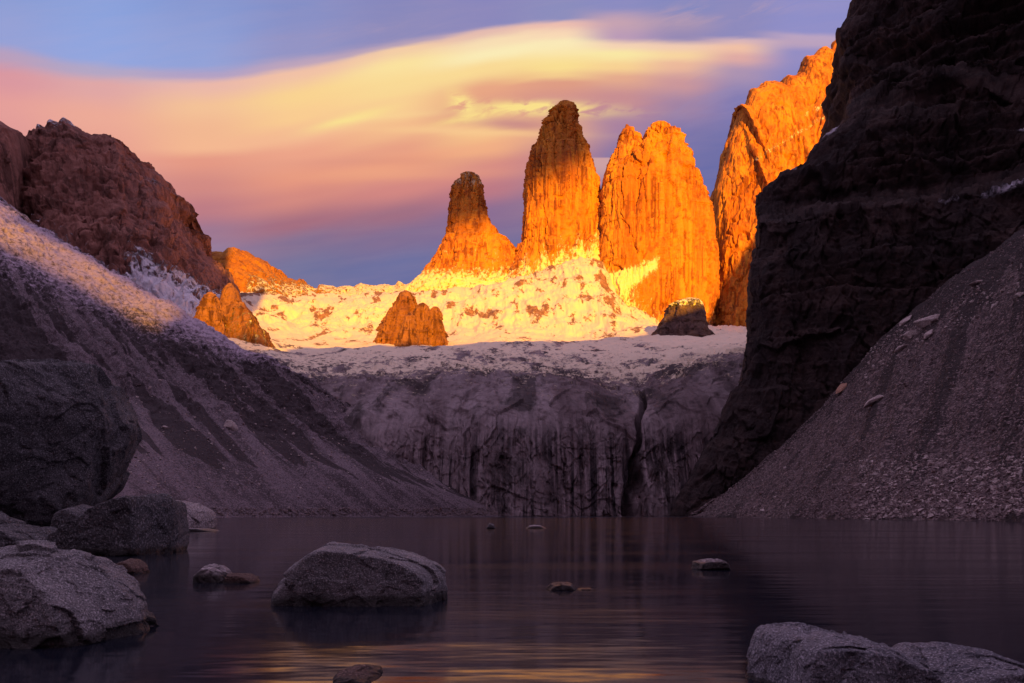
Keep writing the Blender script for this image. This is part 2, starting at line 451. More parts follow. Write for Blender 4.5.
    bp = K.n('ShaderNodeBump'); bp.inputs['Strength'].default_value = bump; bp.inputs['Distance'].default_value = bd
    K.L.new(H, bp.inputs['Height']); K.L.new(bp.outputs[0], b.inputs['Normal'])
    return m


def C(*a): return tuple(a) + (1.0,)


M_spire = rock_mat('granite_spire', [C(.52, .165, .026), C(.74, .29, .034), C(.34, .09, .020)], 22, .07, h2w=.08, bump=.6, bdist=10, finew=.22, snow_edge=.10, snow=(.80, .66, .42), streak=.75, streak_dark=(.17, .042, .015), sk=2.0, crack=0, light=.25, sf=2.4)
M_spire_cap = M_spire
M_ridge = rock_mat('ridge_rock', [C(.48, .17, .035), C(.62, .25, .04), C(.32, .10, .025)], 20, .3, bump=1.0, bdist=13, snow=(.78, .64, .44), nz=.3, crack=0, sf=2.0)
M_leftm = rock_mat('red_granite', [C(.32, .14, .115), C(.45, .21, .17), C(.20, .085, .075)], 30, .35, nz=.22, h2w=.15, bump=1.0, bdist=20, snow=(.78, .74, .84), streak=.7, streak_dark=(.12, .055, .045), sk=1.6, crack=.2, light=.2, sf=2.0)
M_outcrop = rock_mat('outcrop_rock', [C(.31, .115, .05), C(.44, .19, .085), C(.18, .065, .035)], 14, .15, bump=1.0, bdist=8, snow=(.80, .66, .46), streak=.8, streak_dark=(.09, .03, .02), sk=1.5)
M_block = rock_mat('block_rock', [C(.17, .10, .09), C(.26, .16, .12), C(.10, .06, .055)], 14, .5, bump=1.0, bdist=9, snow=(.85, .77, .60), sf=2.0)
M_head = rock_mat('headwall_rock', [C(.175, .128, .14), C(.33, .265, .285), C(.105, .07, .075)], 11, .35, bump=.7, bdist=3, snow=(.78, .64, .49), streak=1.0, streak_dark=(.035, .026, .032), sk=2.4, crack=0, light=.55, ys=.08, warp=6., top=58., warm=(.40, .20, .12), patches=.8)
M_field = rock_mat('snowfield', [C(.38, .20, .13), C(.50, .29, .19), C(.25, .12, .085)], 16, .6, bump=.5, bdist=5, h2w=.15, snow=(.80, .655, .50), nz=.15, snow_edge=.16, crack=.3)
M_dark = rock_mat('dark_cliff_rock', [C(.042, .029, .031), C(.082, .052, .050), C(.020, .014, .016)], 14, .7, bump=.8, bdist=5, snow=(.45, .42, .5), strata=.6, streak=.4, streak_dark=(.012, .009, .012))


# ------------------------------------------------------------------ lofted spires
def loft(rows, Yc, dr, M, N, disp, expo=3.4, closed_top=True):
    """rows (py, xl, xr): outline of a free-standing body; plan is a rounded block"""
    r = np.array(rows, float)
    py = np.linspace(r[0, 0], r[-1, 0], M)
    xl = np.interp(py, r[:, 0], r[:, 1]); xr = np.interp(py, r[:, 0], r[:, 2])
    q1_ = np.stack([py / 7, 0 * py + Yc * .01, 0 * py], -1); q2_ = q1_ + 31
    jg = lambda q: facet(q, .5) * 1.0 + facet(q * 2.3, .5) * .7 + fbm(q * .5, 4) * 1.6
    jf = np.minimum(1, (xr - xl) / 22) * (1 + .8 * sst(-np.arange(M) / M, -.35, 0))
    xl = xl + jg(q1_) * jf; xr = xr + jg(q2_) * jf
    th = np.linspace(0, 2 * math.pi, N, endpoint=False)
    c, s = np.cos(th), np.sin(th)
    c2 = np.sign(c) * np.abs(c) ** (2 / expo); s2 = np.sign(s) * np.abs(s) ** (2 / expo)
    cx = (xl + xr) / 2; hw = (xr - xl) / 2
    X = ((cx - CX) / F * Yc)[:, None] + (hw / F * Yc)[:, None] * c2[None]
    D = dr * np.maximum(hw / F * Yc, .1) ** .8 * np.max(hw / F * Yc) ** .2
    Yv = Yc + D[:, None] * s2[None]
    Z = np.repeat((HC + (HY - py) / F * Yc)[:, None], N, 1)
    G = np.stack([X, Yv, Z], -1)
    ctr = np.stack([(cx - CX) / F * Yc, np.full(M, Yc), Z[:, 0]], -1)[:, None]
    n = G - ctr; n[..., 1] /= np.maximum(D, 1)[:, None] / np.maximum(hw / F * Yc, 1)[:, None]
    n /= np.linalg.norm(n, axis=-1)[..., None] + 1e-6
    d = disp(G.reshape(-1, 3)).reshape(M, N)
    fade = np.minimum(1, (hw / F * Yc) / min(45, .6 * np.max(hw) / F * Yc))[:, None]
    G = G + n * (d * (0.12 + .88 * fade ** 1.4))[..., None]
    if closed_top:
        G[0] = G[0].mean(0)
    return G


def crack(P, sx, seed=0.):
    P = P + fbm(P / (sx * 1.3) + seed, 3)[:, None] * sx * .3
    """blocky vertical joints"""
    return -np.clip(1 - np.abs(perlin(P / np.array([sx, sx, sx * 7]) + seed)) * 9, 0, 1)


def spire_disp(P, amp=16, sx=70., seed=0.):
    q = P / np.array([sx, sx, sx * 5]) + seed
    q = P / np.array([sx, sx, sx * 8]) + seed
    a = ridged(q, 4, .5) * amp
    b = fbm(P / np.array([sx * .9, sx * .9, sx * 4.]) + seed + 5, 5, .42) * amp * .9
    c = chips(P, sx * .6, 9., 3, .42, seed) * amp * .42 + crack(P, sx * .8, seed) * amp * .55 + crack(P, sx * .35, seed + 3) * amp * .25
    zt = P[:, 2].max(); topn = 1 + 1.3 * sst(P[:, 2], zt - (zt - P[:, 2].min()) * .35, zt)
    d = a * .5 + b * .38 * topn + c * .9 * (.7 + .5 * topn) + ridged(P / np.array([sx * .22, sx * .22, sx * 2.6]) + seed, 2, .5) * amp * .10
    return d - d.mean() - amp * .1


def snow_attr(G, f):
    M, N, _ = G.shape
    x, y = to_px(G); return f(x, y).reshape(-1)


YT = 2200.
t1 = loft([(173, 466, 472), (176, 461, 477), (181, 459, 480), (189, 454, 482), (200, 451, 483), (215, 449, 487), (228, 448, 492), (238, 446, 500), (243, 443, 508),
           (250, 440, 514), (258, 436, 519), (268, 430, 522), (282, 420, 526), (300, 400, 540), (330, 370, 560)], YT + 40, .6, 260, 300, lambda P: spire_disp(P, 9, 40, 1.))
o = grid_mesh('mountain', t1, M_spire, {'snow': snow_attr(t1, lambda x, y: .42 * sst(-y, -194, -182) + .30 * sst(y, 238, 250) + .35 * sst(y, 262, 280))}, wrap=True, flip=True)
finish(o, 'structure', 'lone short granite spire with a dark shaded top, leftmost of the towers', 'mountain')

t2 = loft([(102, 561, 568), (105, 557, 572), (112, 552, 575), (120, 547, 577), (130, 543, 578), (142, 538, 582), (152, 533, 588), (165, 528, 592), (180, 527, 596),
           (200, 526, 599), (225, 524, 602), (245, 521, 606), (262, 514, 612), (280, 505, 618), (300, 490, 630), (345, 470, 650)], YT, .6, 420, 460, lambda P: spire_disp(P, 12, 52, 2.))
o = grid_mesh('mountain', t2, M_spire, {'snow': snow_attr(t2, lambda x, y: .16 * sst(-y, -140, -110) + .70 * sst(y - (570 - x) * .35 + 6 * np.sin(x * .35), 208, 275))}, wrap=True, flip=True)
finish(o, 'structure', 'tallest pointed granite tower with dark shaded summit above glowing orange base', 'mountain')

t3 = loft([(121, 660, 662), (123, 655, 664), (126, 651, 670), (130, 650, 671), (131, 647, 676), (139, 643, 678), (140, 643, 683), (150, 634, 687), (165, 618, 692), (180, 606, 697), (195, 602, 702), (210, 601, 707),
           (230, 600, 712), (250, 598, 715), (270, 595, 716), (290, 590, 716), (310, 582, 712), (335, 565, 705), (360, 560, 690)], YT - 60, .55, 420, 560, lambda P: spire_disp(P, 12, 55, 3.))
t3s = lambda x, y: .14 * sst(-y, -150, -120) + .66 * np.exp(-((y - (290 - (x - 600) * .46)) / 11) ** 2) * sst(x, 590, 610) * sst(-x, -668, -655) + \
    .52 * sst(y, 235, 300) * sst(-x, -665, -600) + .34 * sst(y, 265, 325)
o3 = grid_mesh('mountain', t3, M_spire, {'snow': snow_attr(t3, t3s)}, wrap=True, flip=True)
finish(o3, 'structure', 'broad granite tower with two notched summits glowing orange, snow ramp on its lower face', 'mountain')
t3b = loft([(124, 626, 627), (127, 625, 630), (129, 624, 634), (134, 621, 635), (137, 620, 640), (142, 618, 641), (155, 613, 648), (175, 604, 660), (210, 600, 670)], YT - 50, .7, 140, 200, lambda P: spire_disp(P, 7, 34, 4.))
ob = grid_mesh('summit', t3b, M_spire, {'snow': snow_attr(t3b, lambda x, y: .14 + 0 * x)}, wrap=True, flip=True); ob.parent = o3

# ------------------------------------------------------------------ shells: walls and ridges with a crest
def shell(name, base, crest, thick, N, segs, disp, mat, snow, label, cat='mountain', bulge=0.0, mid=None):
    b = np.array(base, float); c = np.array(crest, float)
    rb = resample(base, N, 'arc'); rc = resample(crest, N, 'arc')
    rows = [rb]
    for t, k in ((.35, .75), (.72, .9)):
        r = rb + (rc - rb) * t; r[:, 2] = rb[:, 2] + (rc[:, 2] - rb[:, 2]) * t ** 1.6 - bulge * math.sin(math.pi * t); rows.append(r)
    rows.append(rc)
    bk = rc.copy(); z = (HY - rc[:, 1]) / F * rc[:, 2]; bk[:, 2] = rc[:, 2] + thick * .5; bk[:, 0] = CX + (rc[:, 0] - CX) * rc[:, 2] / bk[:, 2]
    bk[:, 1] = HY - (z - thick * .15) * F / bk[:, 2]; rows.append(bk)
    b2 = bk.copy(); b2[:, 2] = rc[:, 2] + thick * 1.2; b2[:, 0] = CX + (rc[:, 0] - CX) * rc[:, 2] / b2[:, 2]
    b2[:, 1] = HY - (z - thick * 1.6) * F / b2[:, 2]; rows.append(b2)
    G, v = patch([r.tolist() for r in rows], N, [segs[0], segs[0], segs[0], segs[1], segs[1]], mode='arc')
    n = gnormal(G)
    d = disp(G.reshape(-1, 3)).reshape(G.shape[:2]) * (1 - .68 * np.exp(-((v - 3) / .45) ** 2))[:, None]
    G = G + n * d[..., None]
    o = grid_mesh(name, G, mat, {'snow': snow_attr(G, snow)}, flip=True)
    return finish(o, 'structure', label, cat)


def wall_disp(P, amp, sx, seed):
    d = ridged(P / np.array([sx, sx, sx * 3.5]) + seed, 6, .55) * amp * .6 + fbm(P / np.array([sx, sx, sx * 2.6]) * .9 + seed, 5, .45) * amp * .45 + chips(P, sx * .6, 7., 3, .45, seed) * amp * .45 + crack(P, sx * .6, seed) * amp * .7 + ridged(P / np.array([sx * .2, sx * .2, sx * 1.6]) + seed, 3, .5) * amp * .25
    return d - d.mean()


def jag(pts, amp, n=6, seed=1):
    """break a crest line into teeth"""
    r = np.random.default_rng(seed); out = []
    for a, b in zip(pts[:-1], pts[1:]):
        for k in range(n):
            t = k / n; e = amp * r.normal() if k else 0
            out.append((a[0] + (b[0] - a[0]) * t + e * .5, a[1] + (b[1] - a[1]) * t + e, a[2] + (b[2] - a[2]) * t))
    return out + [pts[-1]]


# fourth tower: long wall running up to the right
Y4 = 2250.
crest4 = [(702, 352, Y4), (708, 322, Y4), (713, 290, Y4), (714, 250, Y4), (715, 215, Y4), (719, 190, Y4), (724, 170, Y4 + 20), (728, 160, Y4 + 20), (730, 145, Y4 + 30), (737, 128, Y4 + 40), (742, 108, Y4 + 50),
          (744, 106, Y4), (750, 106, Y4 + 40), (757, 90, Y4 + 50), (766, 88, Y4 + 50), (769, 83, Y4 + 60), (782, 83, Y4 + 60), (787, 86, Y4 + 80), (791, 76, Y4 + 90), (801, 77, Y4 + 100), (806, 72, Y4 + 110),
          (810, 58, Y4 + 120), (820, 56, Y4 + 120), (828, 48, Y4 + 130), (836, 52, Y4 + 130), (840, 43, Y4 + 140), (848, 45, Y4 + 140), (870, 30, Y4 + 150), (900, 20, Y4 + 160), (960, 10, Y4 + 180)]
base4 = [(698, 356, Y4 - 130), (740, 362, Y4 - 200), (800, 370, Y4 - 220), (870, 380, Y4 - 200), (960, 390, Y4 - 150)]
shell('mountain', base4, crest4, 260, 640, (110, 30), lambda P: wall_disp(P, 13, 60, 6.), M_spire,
      lambda x, y: .44 * np.exp(-((y - (150 - (x - 770) * .62)) / 5.) ** 2) * sst(x, 735, 760) + .46 * np.exp(-((y - (118 - (x - 800) * .55)) / 5.) ** 2) * sst(x, 790, 812) + .35 * sst(y, 325, 345) + .12 * sst(y, 130, 200) * sst(x, 735, 760),
      'steep orange granite wall climbing right behind the dark cliff, its foot in shade', bulge=30)

# far ridge joining left mountain and the spires
YR = 2300.
crestR = jag([(120, 300, 2050), (165, 262, 2050), (190, 252, 2050), (222, 252, 2080), (234, 247, 2100), (244, 250, 2120), (262, 260, 2150), (275, 268, 2180), (282, 276, 2200), (298, 280, 2230), (313, 289, 2260),
              (322, 285, 2280), (345, 286, 2300), (365, 284, 2300), (392, 286, 2300), (412, 282, 2300), (430, 276, 2300), (460, 265, 2300), (520, 262, 2320), (600, 240, 2340)], 1.4, 5, 3)
baseR = [(120, 345, 1850), (250, 322, 1900), (350, 330, 1950), (450, 330, 1950), (600, 340, 2000)]
shell('mountain', baseR, crestR, 200, 620, (60, 20), lambda P: wall_disp(P, 10, 80, 8.), M_ridge,
      lambda x, y: .12 + .42 * sst(y, 264 + 8 * np.sin(x * .09), 290) * sst(x, 238, 250) + .12 * sst(x, 320, 360), 'low jagged ridge between left mountain and spires, orange rock above bright snow', bulge=20)

# big left mountain
YL = 1500.
crestL = [(24, 240, YL - 60), (24, 180, YL - 40), (25, 150, YL - 20), (30, 142, YL), (34, 132, YL), (38, 125, YL + 10), (45, 128, YL), (51, 122, YL + 10), (60, 125, YL + 20), (65, 120, YL + 20), (72, 126, YL + 20), (84, 133, YL + 30), (92, 137, YL + 40),
          (100, 137, YL + 50), (112, 136, YL + 60), (118, 138, YL + 60), (124, 148, YL + 70), (128, 157, YL + 80), (138, 162, YL + 90), (146, 172, YL + 100), (152, 180, YL + 110), (160, 183, YL + 120),
          (165, 187, YL + 130), (168, 200, YL + 140), (167, 214, YL + 150), (175, 226, YL + 160), (184, 242, YL + 170), (194, 252, YL + 180), (212, 268, YL + 200), (225, 290, YL + 220), (232, 320, YL + 220)]
baseL = [(20, 250, YL - 260), (60, 275, YL - 300), (110, 300, YL - 330), (160, 320, YL - 330), (200, 335, YL - 300), (236, 345, YL - 200)]
shell('mountain', baseL, crestL, 500, 560, (130, 40), lambda P: wall_disp(P, 11, 85, 11.) + chips(P, 95., 2.6, 3, .45, 4.) * 8 + crack(P, 60., 9.) * 7 + (sst(((P[:, 2] + P[:, 0] * .25) / 70. + fbm(P / 180.) * 1.4) % 1.0, 0, .9) - .5) * 17 + (sst(((P[:, 2] - P[:, 0] * .1) / 24. + fbm(P / 90. + 2) * 1.6) % 1.0, 0, .9) - .5) * 5 + 15 * perlin(P / np.array([150, 150, 260.]) + 3) - 4, M_leftm,
      lambda x, y: .34 * sst(-y, -134, -122) * sst(-x, -100, -85) + .52 * sst(y - (x - 130) * .55, 230, 250) * sst(x, 118, 140) + .17 + .2 * np.exp(-((x - 150) / 20) ** 2 - ((y - 178) / 8) ** 2)
      + .35 * sst(y - .6 * x, 172, 210), 'large square-topped reddish rock mountain in shade at the upper left', bulge=10)
# nearer buttress cut by the left edge
crestB = [(-160, 60, 1350), (-60, 90, 1350), (-20, 112, 1350), (0, 124, 1360), (10, 129, 1370), (15, 136, 1380), (21, 150, 1390), (26, 170, 1400), (28, 195, 1410), (27, 215, 1420), (24, 240, 1420), (22, 270, 1420)]
baseB = [(-160, 260, 1150), (-60, 260, 1180), (0, 270, 1220), (25, 285, 1300)]
shell('mountain', baseB, crestB, 300, 300, (90, 20), lambda P: wall_disp(P, 8, 60, 13.), M_leftm, lambda x, y: .02 + 0 * x, 'rounded reddish buttress cut off by the left edge, beside the square-topped mountain', bulge=25)

# ------------------------------------------------------------------ outcrops
def outcrop(rows, Y, dr, label, seed, mat=None, snow=None, amp=6, sx=28):
    G = loft(rows, Y, dr, 170, 260, lambda P: spire_disp(P, amp, sx, seed) + facet(P / np.array([sx * .6, sx * .6, sx * 5]) + seed, .3) * amp * 1.2)
    o = grid_mesh('rock_outcrop', G, mat or M_spire, {'snow': snow_attr(G, snow or (lambda x, y: .08 + 0 * x))}, wrap=True, flip=True)
    return finish(o, None, label, 'rock outcrop')


def buttress(parent, rows, Y, dr, seed, amp=6, sx=28, mat=None, snow=None):
    o = outcrop(rows, Y, dr, None, seed, mat, snow, amp, sx)
    o.name = 'buttress'; del o['category']; o.parent = parent


oc = outcrop([(291, 404, 408), (294, 401, 411), (299, 398, 414), (306, 395, 417), (316, 390, 421), (330, 384, 424), (352, 374, 428), (380, 366, 432)], 1410, 1.1,
             'ribbed reddish rock outcrop standing alone in the sunlit snow below the short spire', 21, mat=M_outcrop, amp=6, sx=24)
buttress(oc, [(303, 421, 424), (306, 419, 428), (314, 415, 431), (330, 412, 433), (350, 408, 436), (378, 402, 440)], 1385, 1.2, 31, 5, 20, M_outcrop)
buttress(oc, [(307, 434, 437), (310, 431, 440), (320, 427, 443), (335, 425, 446), (350, 422, 448), (376, 418, 452)], 1400, 1.2, 33, 4, 18, M_outcrop)
buttress(oc, [(312, 409, 412), (318, 405, 415), (332, 400, 417), (350, 396, 420), (378, 390, 424)], 1350, 1.2, 35, 4, 18, M_outcrop)
oc = outcrop([(283, 230, 232), (286, 228, 234), (290, 226, 237), (300, 222, 240), (312, 219, 247), (325, 214, 256), (345, 208, 268), (380, 200, 285)], 1150, .9,
             'dark craggy outcrop with an orange-lit left side, near the left mountain', 23, mat=M_outcrop, snow=lambda x, y: .1 + .3 * sst(y, 305, 325), amp=5, sx=22)
buttress(oc, [(292, 210, 212), (295, 207, 215), (301, 203, 219), (312, 200, 224), (325, 197, 230), (370, 190, 245)], 1120, .9, 37, 5, 22, M_outcrop)
buttress(oc, [(302, 240, 243), (310, 236, 249), (322, 232, 257), (345, 226, 270), (380, 220, 280)], 1130, .9, 39, 4, 20, M_outcrop, lambda x, y: .35 + 0 * x)
oc = outcrop([(298, 689, 691), (301, 683, 695), (304, 674, 698), (309, 667, 700), (318, 665, 702), (330, 661, 704), (350, 655, 708), (372, 650, 710)], 1480, 1.2,
             'dark block of rock with a sunlit snowy top at the foot of the orange wall', 25, mat=M_block, snow=lambda x, y: .42 * sst(-y, -311, -304) + .12, amp=5, sx=30)

buttress(oc, [(312, 668, 671), (320, 662, 676), (332, 655, 681), (352, 645, 688)], 1465, 1.2, 41, 4, 20, M_block, lambda x, y: .3 + 0 * x)
buttress(oc, [(316, 694, 697), (324, 690, 703), (334, 686, 709), (352, 680, 716)], 1475, 1.2, 43, 4, 20, M_block, lambda x, y: .3 + 0 * x)

# ------------------------------------------------------------------ headwall and snow basin: one sheet, cut at the brink
HN = 1000
hw = [
    [(300, pyz(-4, 470), 470), (400, pyz(-4, 480), 480), (500, pyz(-4, 486), 486), (600, pyz(-4, 490), 490), (640, pyz(-4, 500), 500), (700, pyz(-4, 480), 480), (800, pyz(-4, 480), 480)],
    [(290, 465, 490), (400, 470, 492), (500, 468, 497), (600, 468, 502), (640, 468, 510), (700, 462, 496), (810, 460, 495)],
    [(270, 420, 515), (400, 424, 512), (500, 418, 515), (600, 422, 520), (640, 424, 528), (700, 414, 512), (830, 408, 505)],
    [(235, 378, 600), (300, 388, 595), (400, 392, 600), (450, 384, 600), (500, 388, 605), (560, 384, 600), (600, 392, 605), (640, 398, 600), (670, 386, 590), (700, 378, 580), (770, 364, 570), (840, 362, 560)],
    [(225, 362, 760), (300, 372, 760), (400, 372, 790), (500, 368, 820), (600, 374, 780), (645, 378, 740), (700, 360, 760), (770, 348, 760), (840, 345, 760)],
    [(210, 340, 1050), (250, 346, 1060), (300, 358, 1080), (400, 356, 1120), (500, 352, 1150), (600, 356, 1120), (700, 346, 1050), (770, 340, 1000), (850, 338, 1000)],
    [(190, 322, 1190), (230, 328, 1210), (250, 336, 1260), (300, 346, 1320), (400, 347, 1360), (500, 340, 1400), (560, 343, 1400), (620, 339, 1400), (700, 338, 1350), (770, 334, 1300), (850, 332, 1300)],
    [(170, 322, 1380), (250, 324, 1500), (300, 334, 1680), (400, 335, 1740), (450, 332, 1740), (500, 328, 1700), (600, 331, 1680), (680, 331, 1560), (740, 340, 1500), (860, 320, 1560)],
    [(140, 290, 1500), (200, 300, 1600), (250, 300, 1800), (300, 305, 1900), (350, 308, 1950), (400, 300, 1980), (450, 296, 2000), (500, 286, 1980), (545, 276, 2020), (582, 258, 2090), (600, 262, 2100), (620, 300, 2080),
     (660, 330, 1950), (690, 332, 1850), (710, 332, 1800), (760, 338, 1700), (870, 338, 1700)],
    [(130, 296, 1800), (200, 296, 1900), (300, 296, 2150), (400, 296, 2250), (500, 292, 2250), (600, 280, 2250), (700, 326, 2250), (880, 330, 2250)],
]
segs = [90, 70, 70, 60, 60, 50, 60, 70, 14]
G, v = patch(hw, HN, segs)
nrm = gnormal(G); P = G.reshape(-1, 3); Ms, Ns = G.shape[:2]
vv = np.repeat(v[:, None], Ns, 1)
X, Yg, Z = G[..., 0], G[..., 1], G[..., 2]
px, py = to_px(G)
wf = sst(-vv, -3.2, -2.6)                                     # headwall weight
rib = (ridged(P / np.array([24., 400., 150.]) + 3, 3, .4)).reshape(Ms, Ns) * 1.6
rib += chips(P * np.array([1, .3, 1]), 30., 1.1, 3, .55, 17.).reshape(Ms, Ns) * 1.7
rib += (fbm(P / np.array([55., 55., 90.]) + 9, 4, .42)).reshape(Ms, Ns) * 6
arch = perlin(P / np.array([34., 34., 22.]) + 4).reshape(Ms, Ns)
rib += chips(P * np.array([1, .10, 1]) + fbm(P / 45. + 8, 4, .5)[:, None] * np.array([5., 0, 0]), 10., 12., 3, .5, 2.).reshape(Ms, Ns) * (.25 + 2.2 * sst(py + 14 * perlin(P / 40.).reshape(Ms, Ns), 415, 450)) 
cl = 642 - (py - 400) * .10 + 1.6 * np.sin(py * .16)           # cleft line
wid = 2.0 + 4.5 * sst(py, 440, 517)
cleft = np.exp(-((px - cl) / wid) ** 2) * sst(py, 385, 400)
big = fbm(P / np.array([150., 220., 120.]) + 2, 5).reshape(Ms, Ns)
fld = fbm(P / np.array([60., 90., 60.]) + 7, 6, .44).reshape(Ms, Ns)
slab = ridged(P / np.array([90., 45., 45.]) + 1.7, 6, .55).reshape(Ms, Ns)
d = wf * rib - cleft * 26 * wf + (1 - wf) * (fld * 9 + big * 9 * sst(-vv, -8.5, -7.5) + slab * 5.0 * sst(-vv, -6.4, -5.4) + chips(P, 26., .6, 3, .5, 8.).reshape(Ms, Ns) * (.7 + 2.0 * sst(-vv, -5.2, -3.6)))
ribs = ridged(P / np.array([46., 170., 190.]) + 3.1, 5, .5).reshape(Ms, Ns)
d += (1 - wf) * sst(vv, 6.3, 7.3) * (ribs * 15 + fbm(P / np.array([120., 120., 120.]) + 1.1, 6, .6).reshape(Ms, Ns) * 22)
d *= sst(vv, 0, .15)
G = G + nrm * d[..., None]
sn = .06 + .26 * sst(vv + 1.4 * big, 2.1, 3.2) + .19 * sst(vv, 2.9, 4.2) + .05 * sst(vv, 4.5, 5.5) + .16 * sst(vv, 4.6, 6.0) + .14 * sst(vv, 6, 6.6)
lump = fbm(P / np.array([40., 150., 70.]) + 21, 7, .66).reshape(Ms, Ns)
sn = sn + .10 * sst(vv, 3.3, 4.2) * sst(-vv, -6., -5.) + .06 * sst(vv, 6.2, 7) - 1.2 * np.maximum(lump, 0) * sst(vv, 3.0, 4.0) * (1 + .5 * sst(vv, 6, 7)) - .26 * sst(ribs, .35, .7) * sst(vv, 6.7, 7.6) + .06 * sst(vv, 7.0, 7.6) - .5 * sst(lump, .05, .3) * sst(vv, 7.2, 7.8) * sst(-px, -500, -420)
sn = sn + .20 * sst(px, 590, 700) * sst(vv, 3.1, 4.5)
sn = sn - .38 * np.exp(-((px - 645) / 45) ** 2 - ((py - 292) / 26) ** 2)
sn = sn + .16 * np.exp(-((px - 625) / 26) ** 2 - ((py - 425) / 26) ** 2)
cut = int(np.searchsorted(v, 3.0))
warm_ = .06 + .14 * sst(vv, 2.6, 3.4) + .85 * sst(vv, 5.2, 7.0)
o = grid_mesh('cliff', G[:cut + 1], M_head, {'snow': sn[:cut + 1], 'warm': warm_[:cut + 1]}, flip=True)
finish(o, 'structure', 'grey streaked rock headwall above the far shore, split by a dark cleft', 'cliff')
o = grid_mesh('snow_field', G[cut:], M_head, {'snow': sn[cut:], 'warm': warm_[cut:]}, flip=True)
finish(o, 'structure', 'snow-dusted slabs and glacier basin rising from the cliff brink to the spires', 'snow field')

# ------------------------------------------------------------------ left moraine slope
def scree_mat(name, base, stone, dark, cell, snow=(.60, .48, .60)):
    m, K, b = new_mat(name)
    g = K.n('ShaderNodeNewGeometry'); P = g.outputs['Position']
    vor = K.n('ShaderNodeTexVoronoi'); K.L.new(P, vor.inputs['Vector']); vor.inputs['Scale'].default_value = 1 / cell
    vor2 = K.n('ShaderNodeTexVoronoi'); K.L.new(P, vor2.inputs['Vector']); vor2.inputs['Scale'].default_value = .37 / cell
    big = K.noise(P, .035 / cell, 6, .6)
    hs = K.n('ShaderNodeSeparateColor'); K.L.new(vor.outputs['Color'], hs.inputs[0])
    hs2 = K.n('ShaderNodeSeparateColor'); K.L.new(vor2.outputs['Color'], hs2.inputs[0])
    ar = K.n('ShaderNodeAttribute'); ar.attribute_name = 'run'
    col = K.mix(K.ss(K.m('ADD', ar.outputs['Fac'], K.m('MULTIPLY', big, .5)), .4, .85), tuple(min(1, x * 1.25) for x in base[:3]) + (1,), tuple(x * .55 for x in base[:3]) + (1,))
    col = K.mix(K.ss(hs.outputs[0], .55, 1.0, 0, .8), col, stone)
    col = K.mix(K.ss(hs2.outputs[1], .82, 1.0, 0, .7), col, stone)
    col = K.mix(K.ss(vor.outputs['Distance'], .35, .75, 0, .6), col, dark)
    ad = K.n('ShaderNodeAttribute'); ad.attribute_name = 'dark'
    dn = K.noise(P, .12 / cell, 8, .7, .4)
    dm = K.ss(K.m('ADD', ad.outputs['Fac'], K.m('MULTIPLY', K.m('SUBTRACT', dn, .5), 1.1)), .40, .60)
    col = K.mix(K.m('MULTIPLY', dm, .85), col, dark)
    an = K.n('ShaderNodeAttribute'); an.attribute_name = 'snow'
    s1 = K.noise(P, .22 / cell, 9, .74, .3)
    sm = K.ss(K.m('ADD', an.outputs['Fac'], K.m('MULTIPLY', K.m('SUBTRACT', s1, .5), 2.0)), .25, .80)
    sm = K.m('MULTIPLY', sm, K.ss(an.outputs['Fac'], .02, .15))
    col = K.mix(sm, col, tuple(snow) + (1,))
    K.L.new(col, b.inputs['Base Color']); b.inputs['Roughness'].default_value = .92
    H = K.m('ADD', K.m('MULTIPLY', vor.outputs['Distance'], -.6), K.m('MULTIPLY', vor2.outputs['Distance'], -.8))
    H = K.m('ADD', H, K.m('MULTIPLY', s1, 1.6))
    bp = K.n('ShaderNodeBump'); bp.inputs['Strength'].default_value = .6; bp.inputs['Distance'].default_value = cell * .8
    K.L.new(H, bp.inputs['Height']); K.L.new(bp.outputs[0], b.inputs['Normal'])
    return m


M_screeL = scree_mat('left_scree', C(.175, .136, .160), C(.27, .21, .24), C(.036, .026, .030), .8)
M_screeR = scree_mat('right_scree', C(.092, .064, .070), C(.30, .22, .22), C(.026, .019, .021), .7)

ls = [
    [(-420, pyz(-3, 95), 95), (-150, pyz(-3, 140), 140), (0, pyz(-3, 200), 200), (135, pyz(-3, 280), 280), (300, pyz(-3, 380), 380), (430, pyz(-3, 450), 450), (520, pyz(-3, 490), 490)],
    [(-420, pyz(1, 100), 100), (-150, pyz(1, 148), 148), (0, pyz(1, 208), 208), (135, pyz(1, 288), 288), (300, pyz(1, 388), 388), (430, pyz(1, 456), 456), (516, pyz(1, 494), 494)],
    [(-420, 420, 190), (-150, 440, 240), (0, 450, 290), (135, 455, 340), (250, 462, 400), (350, 470, 440), (430, 488, 470), (500, 508, 497)],
    [(-420, 300, 300), (-150, 350, 350), (0, 375, 400), (100, 385, 430), (200, 398, 450), (280, 420, 470), (360, 446, 490), (430, 474, 498), (488, 502, 502)],
    [(-420, 180, 400), (-150, 260, 440), (0, 300, 490), (80, 322, 510), (150, 342, 525), (220, 356, 540), (285, 378, 550), (330, 402, 540), (380, 432, 528), (430, 464, 516), (470, 492, 508)],
    [(-420, -20, 560), (-150, 105, 590), (-60, 160, 610), (0, 200, 620), (30, 222, 622), (60, 242, 622), (100, 263, 618), (150, 292, 612), (185, 315, 606), (215, 334, 600), (235, 346, 595), (262, 356, 590), (285, 371, 580), (330, 397, 570),
     (385, 430, 550), (440, 464, 530), (465, 488, 515)],
    [(-420, 20, 760), (-150, 150, 790), (-60, 200, 810), (60, 280, 810), (150, 340, 790), (235, 390, 760), (330, 430, 700), (460, 520, 620)],
]
GL, vL = patch(ls, 1100, [8, 90, 110, 130, 120, 24])
n = gnormal(GL, (.5, -.5, 1)); P = GL.reshape(-1, 3); S = GL.shape[:2]
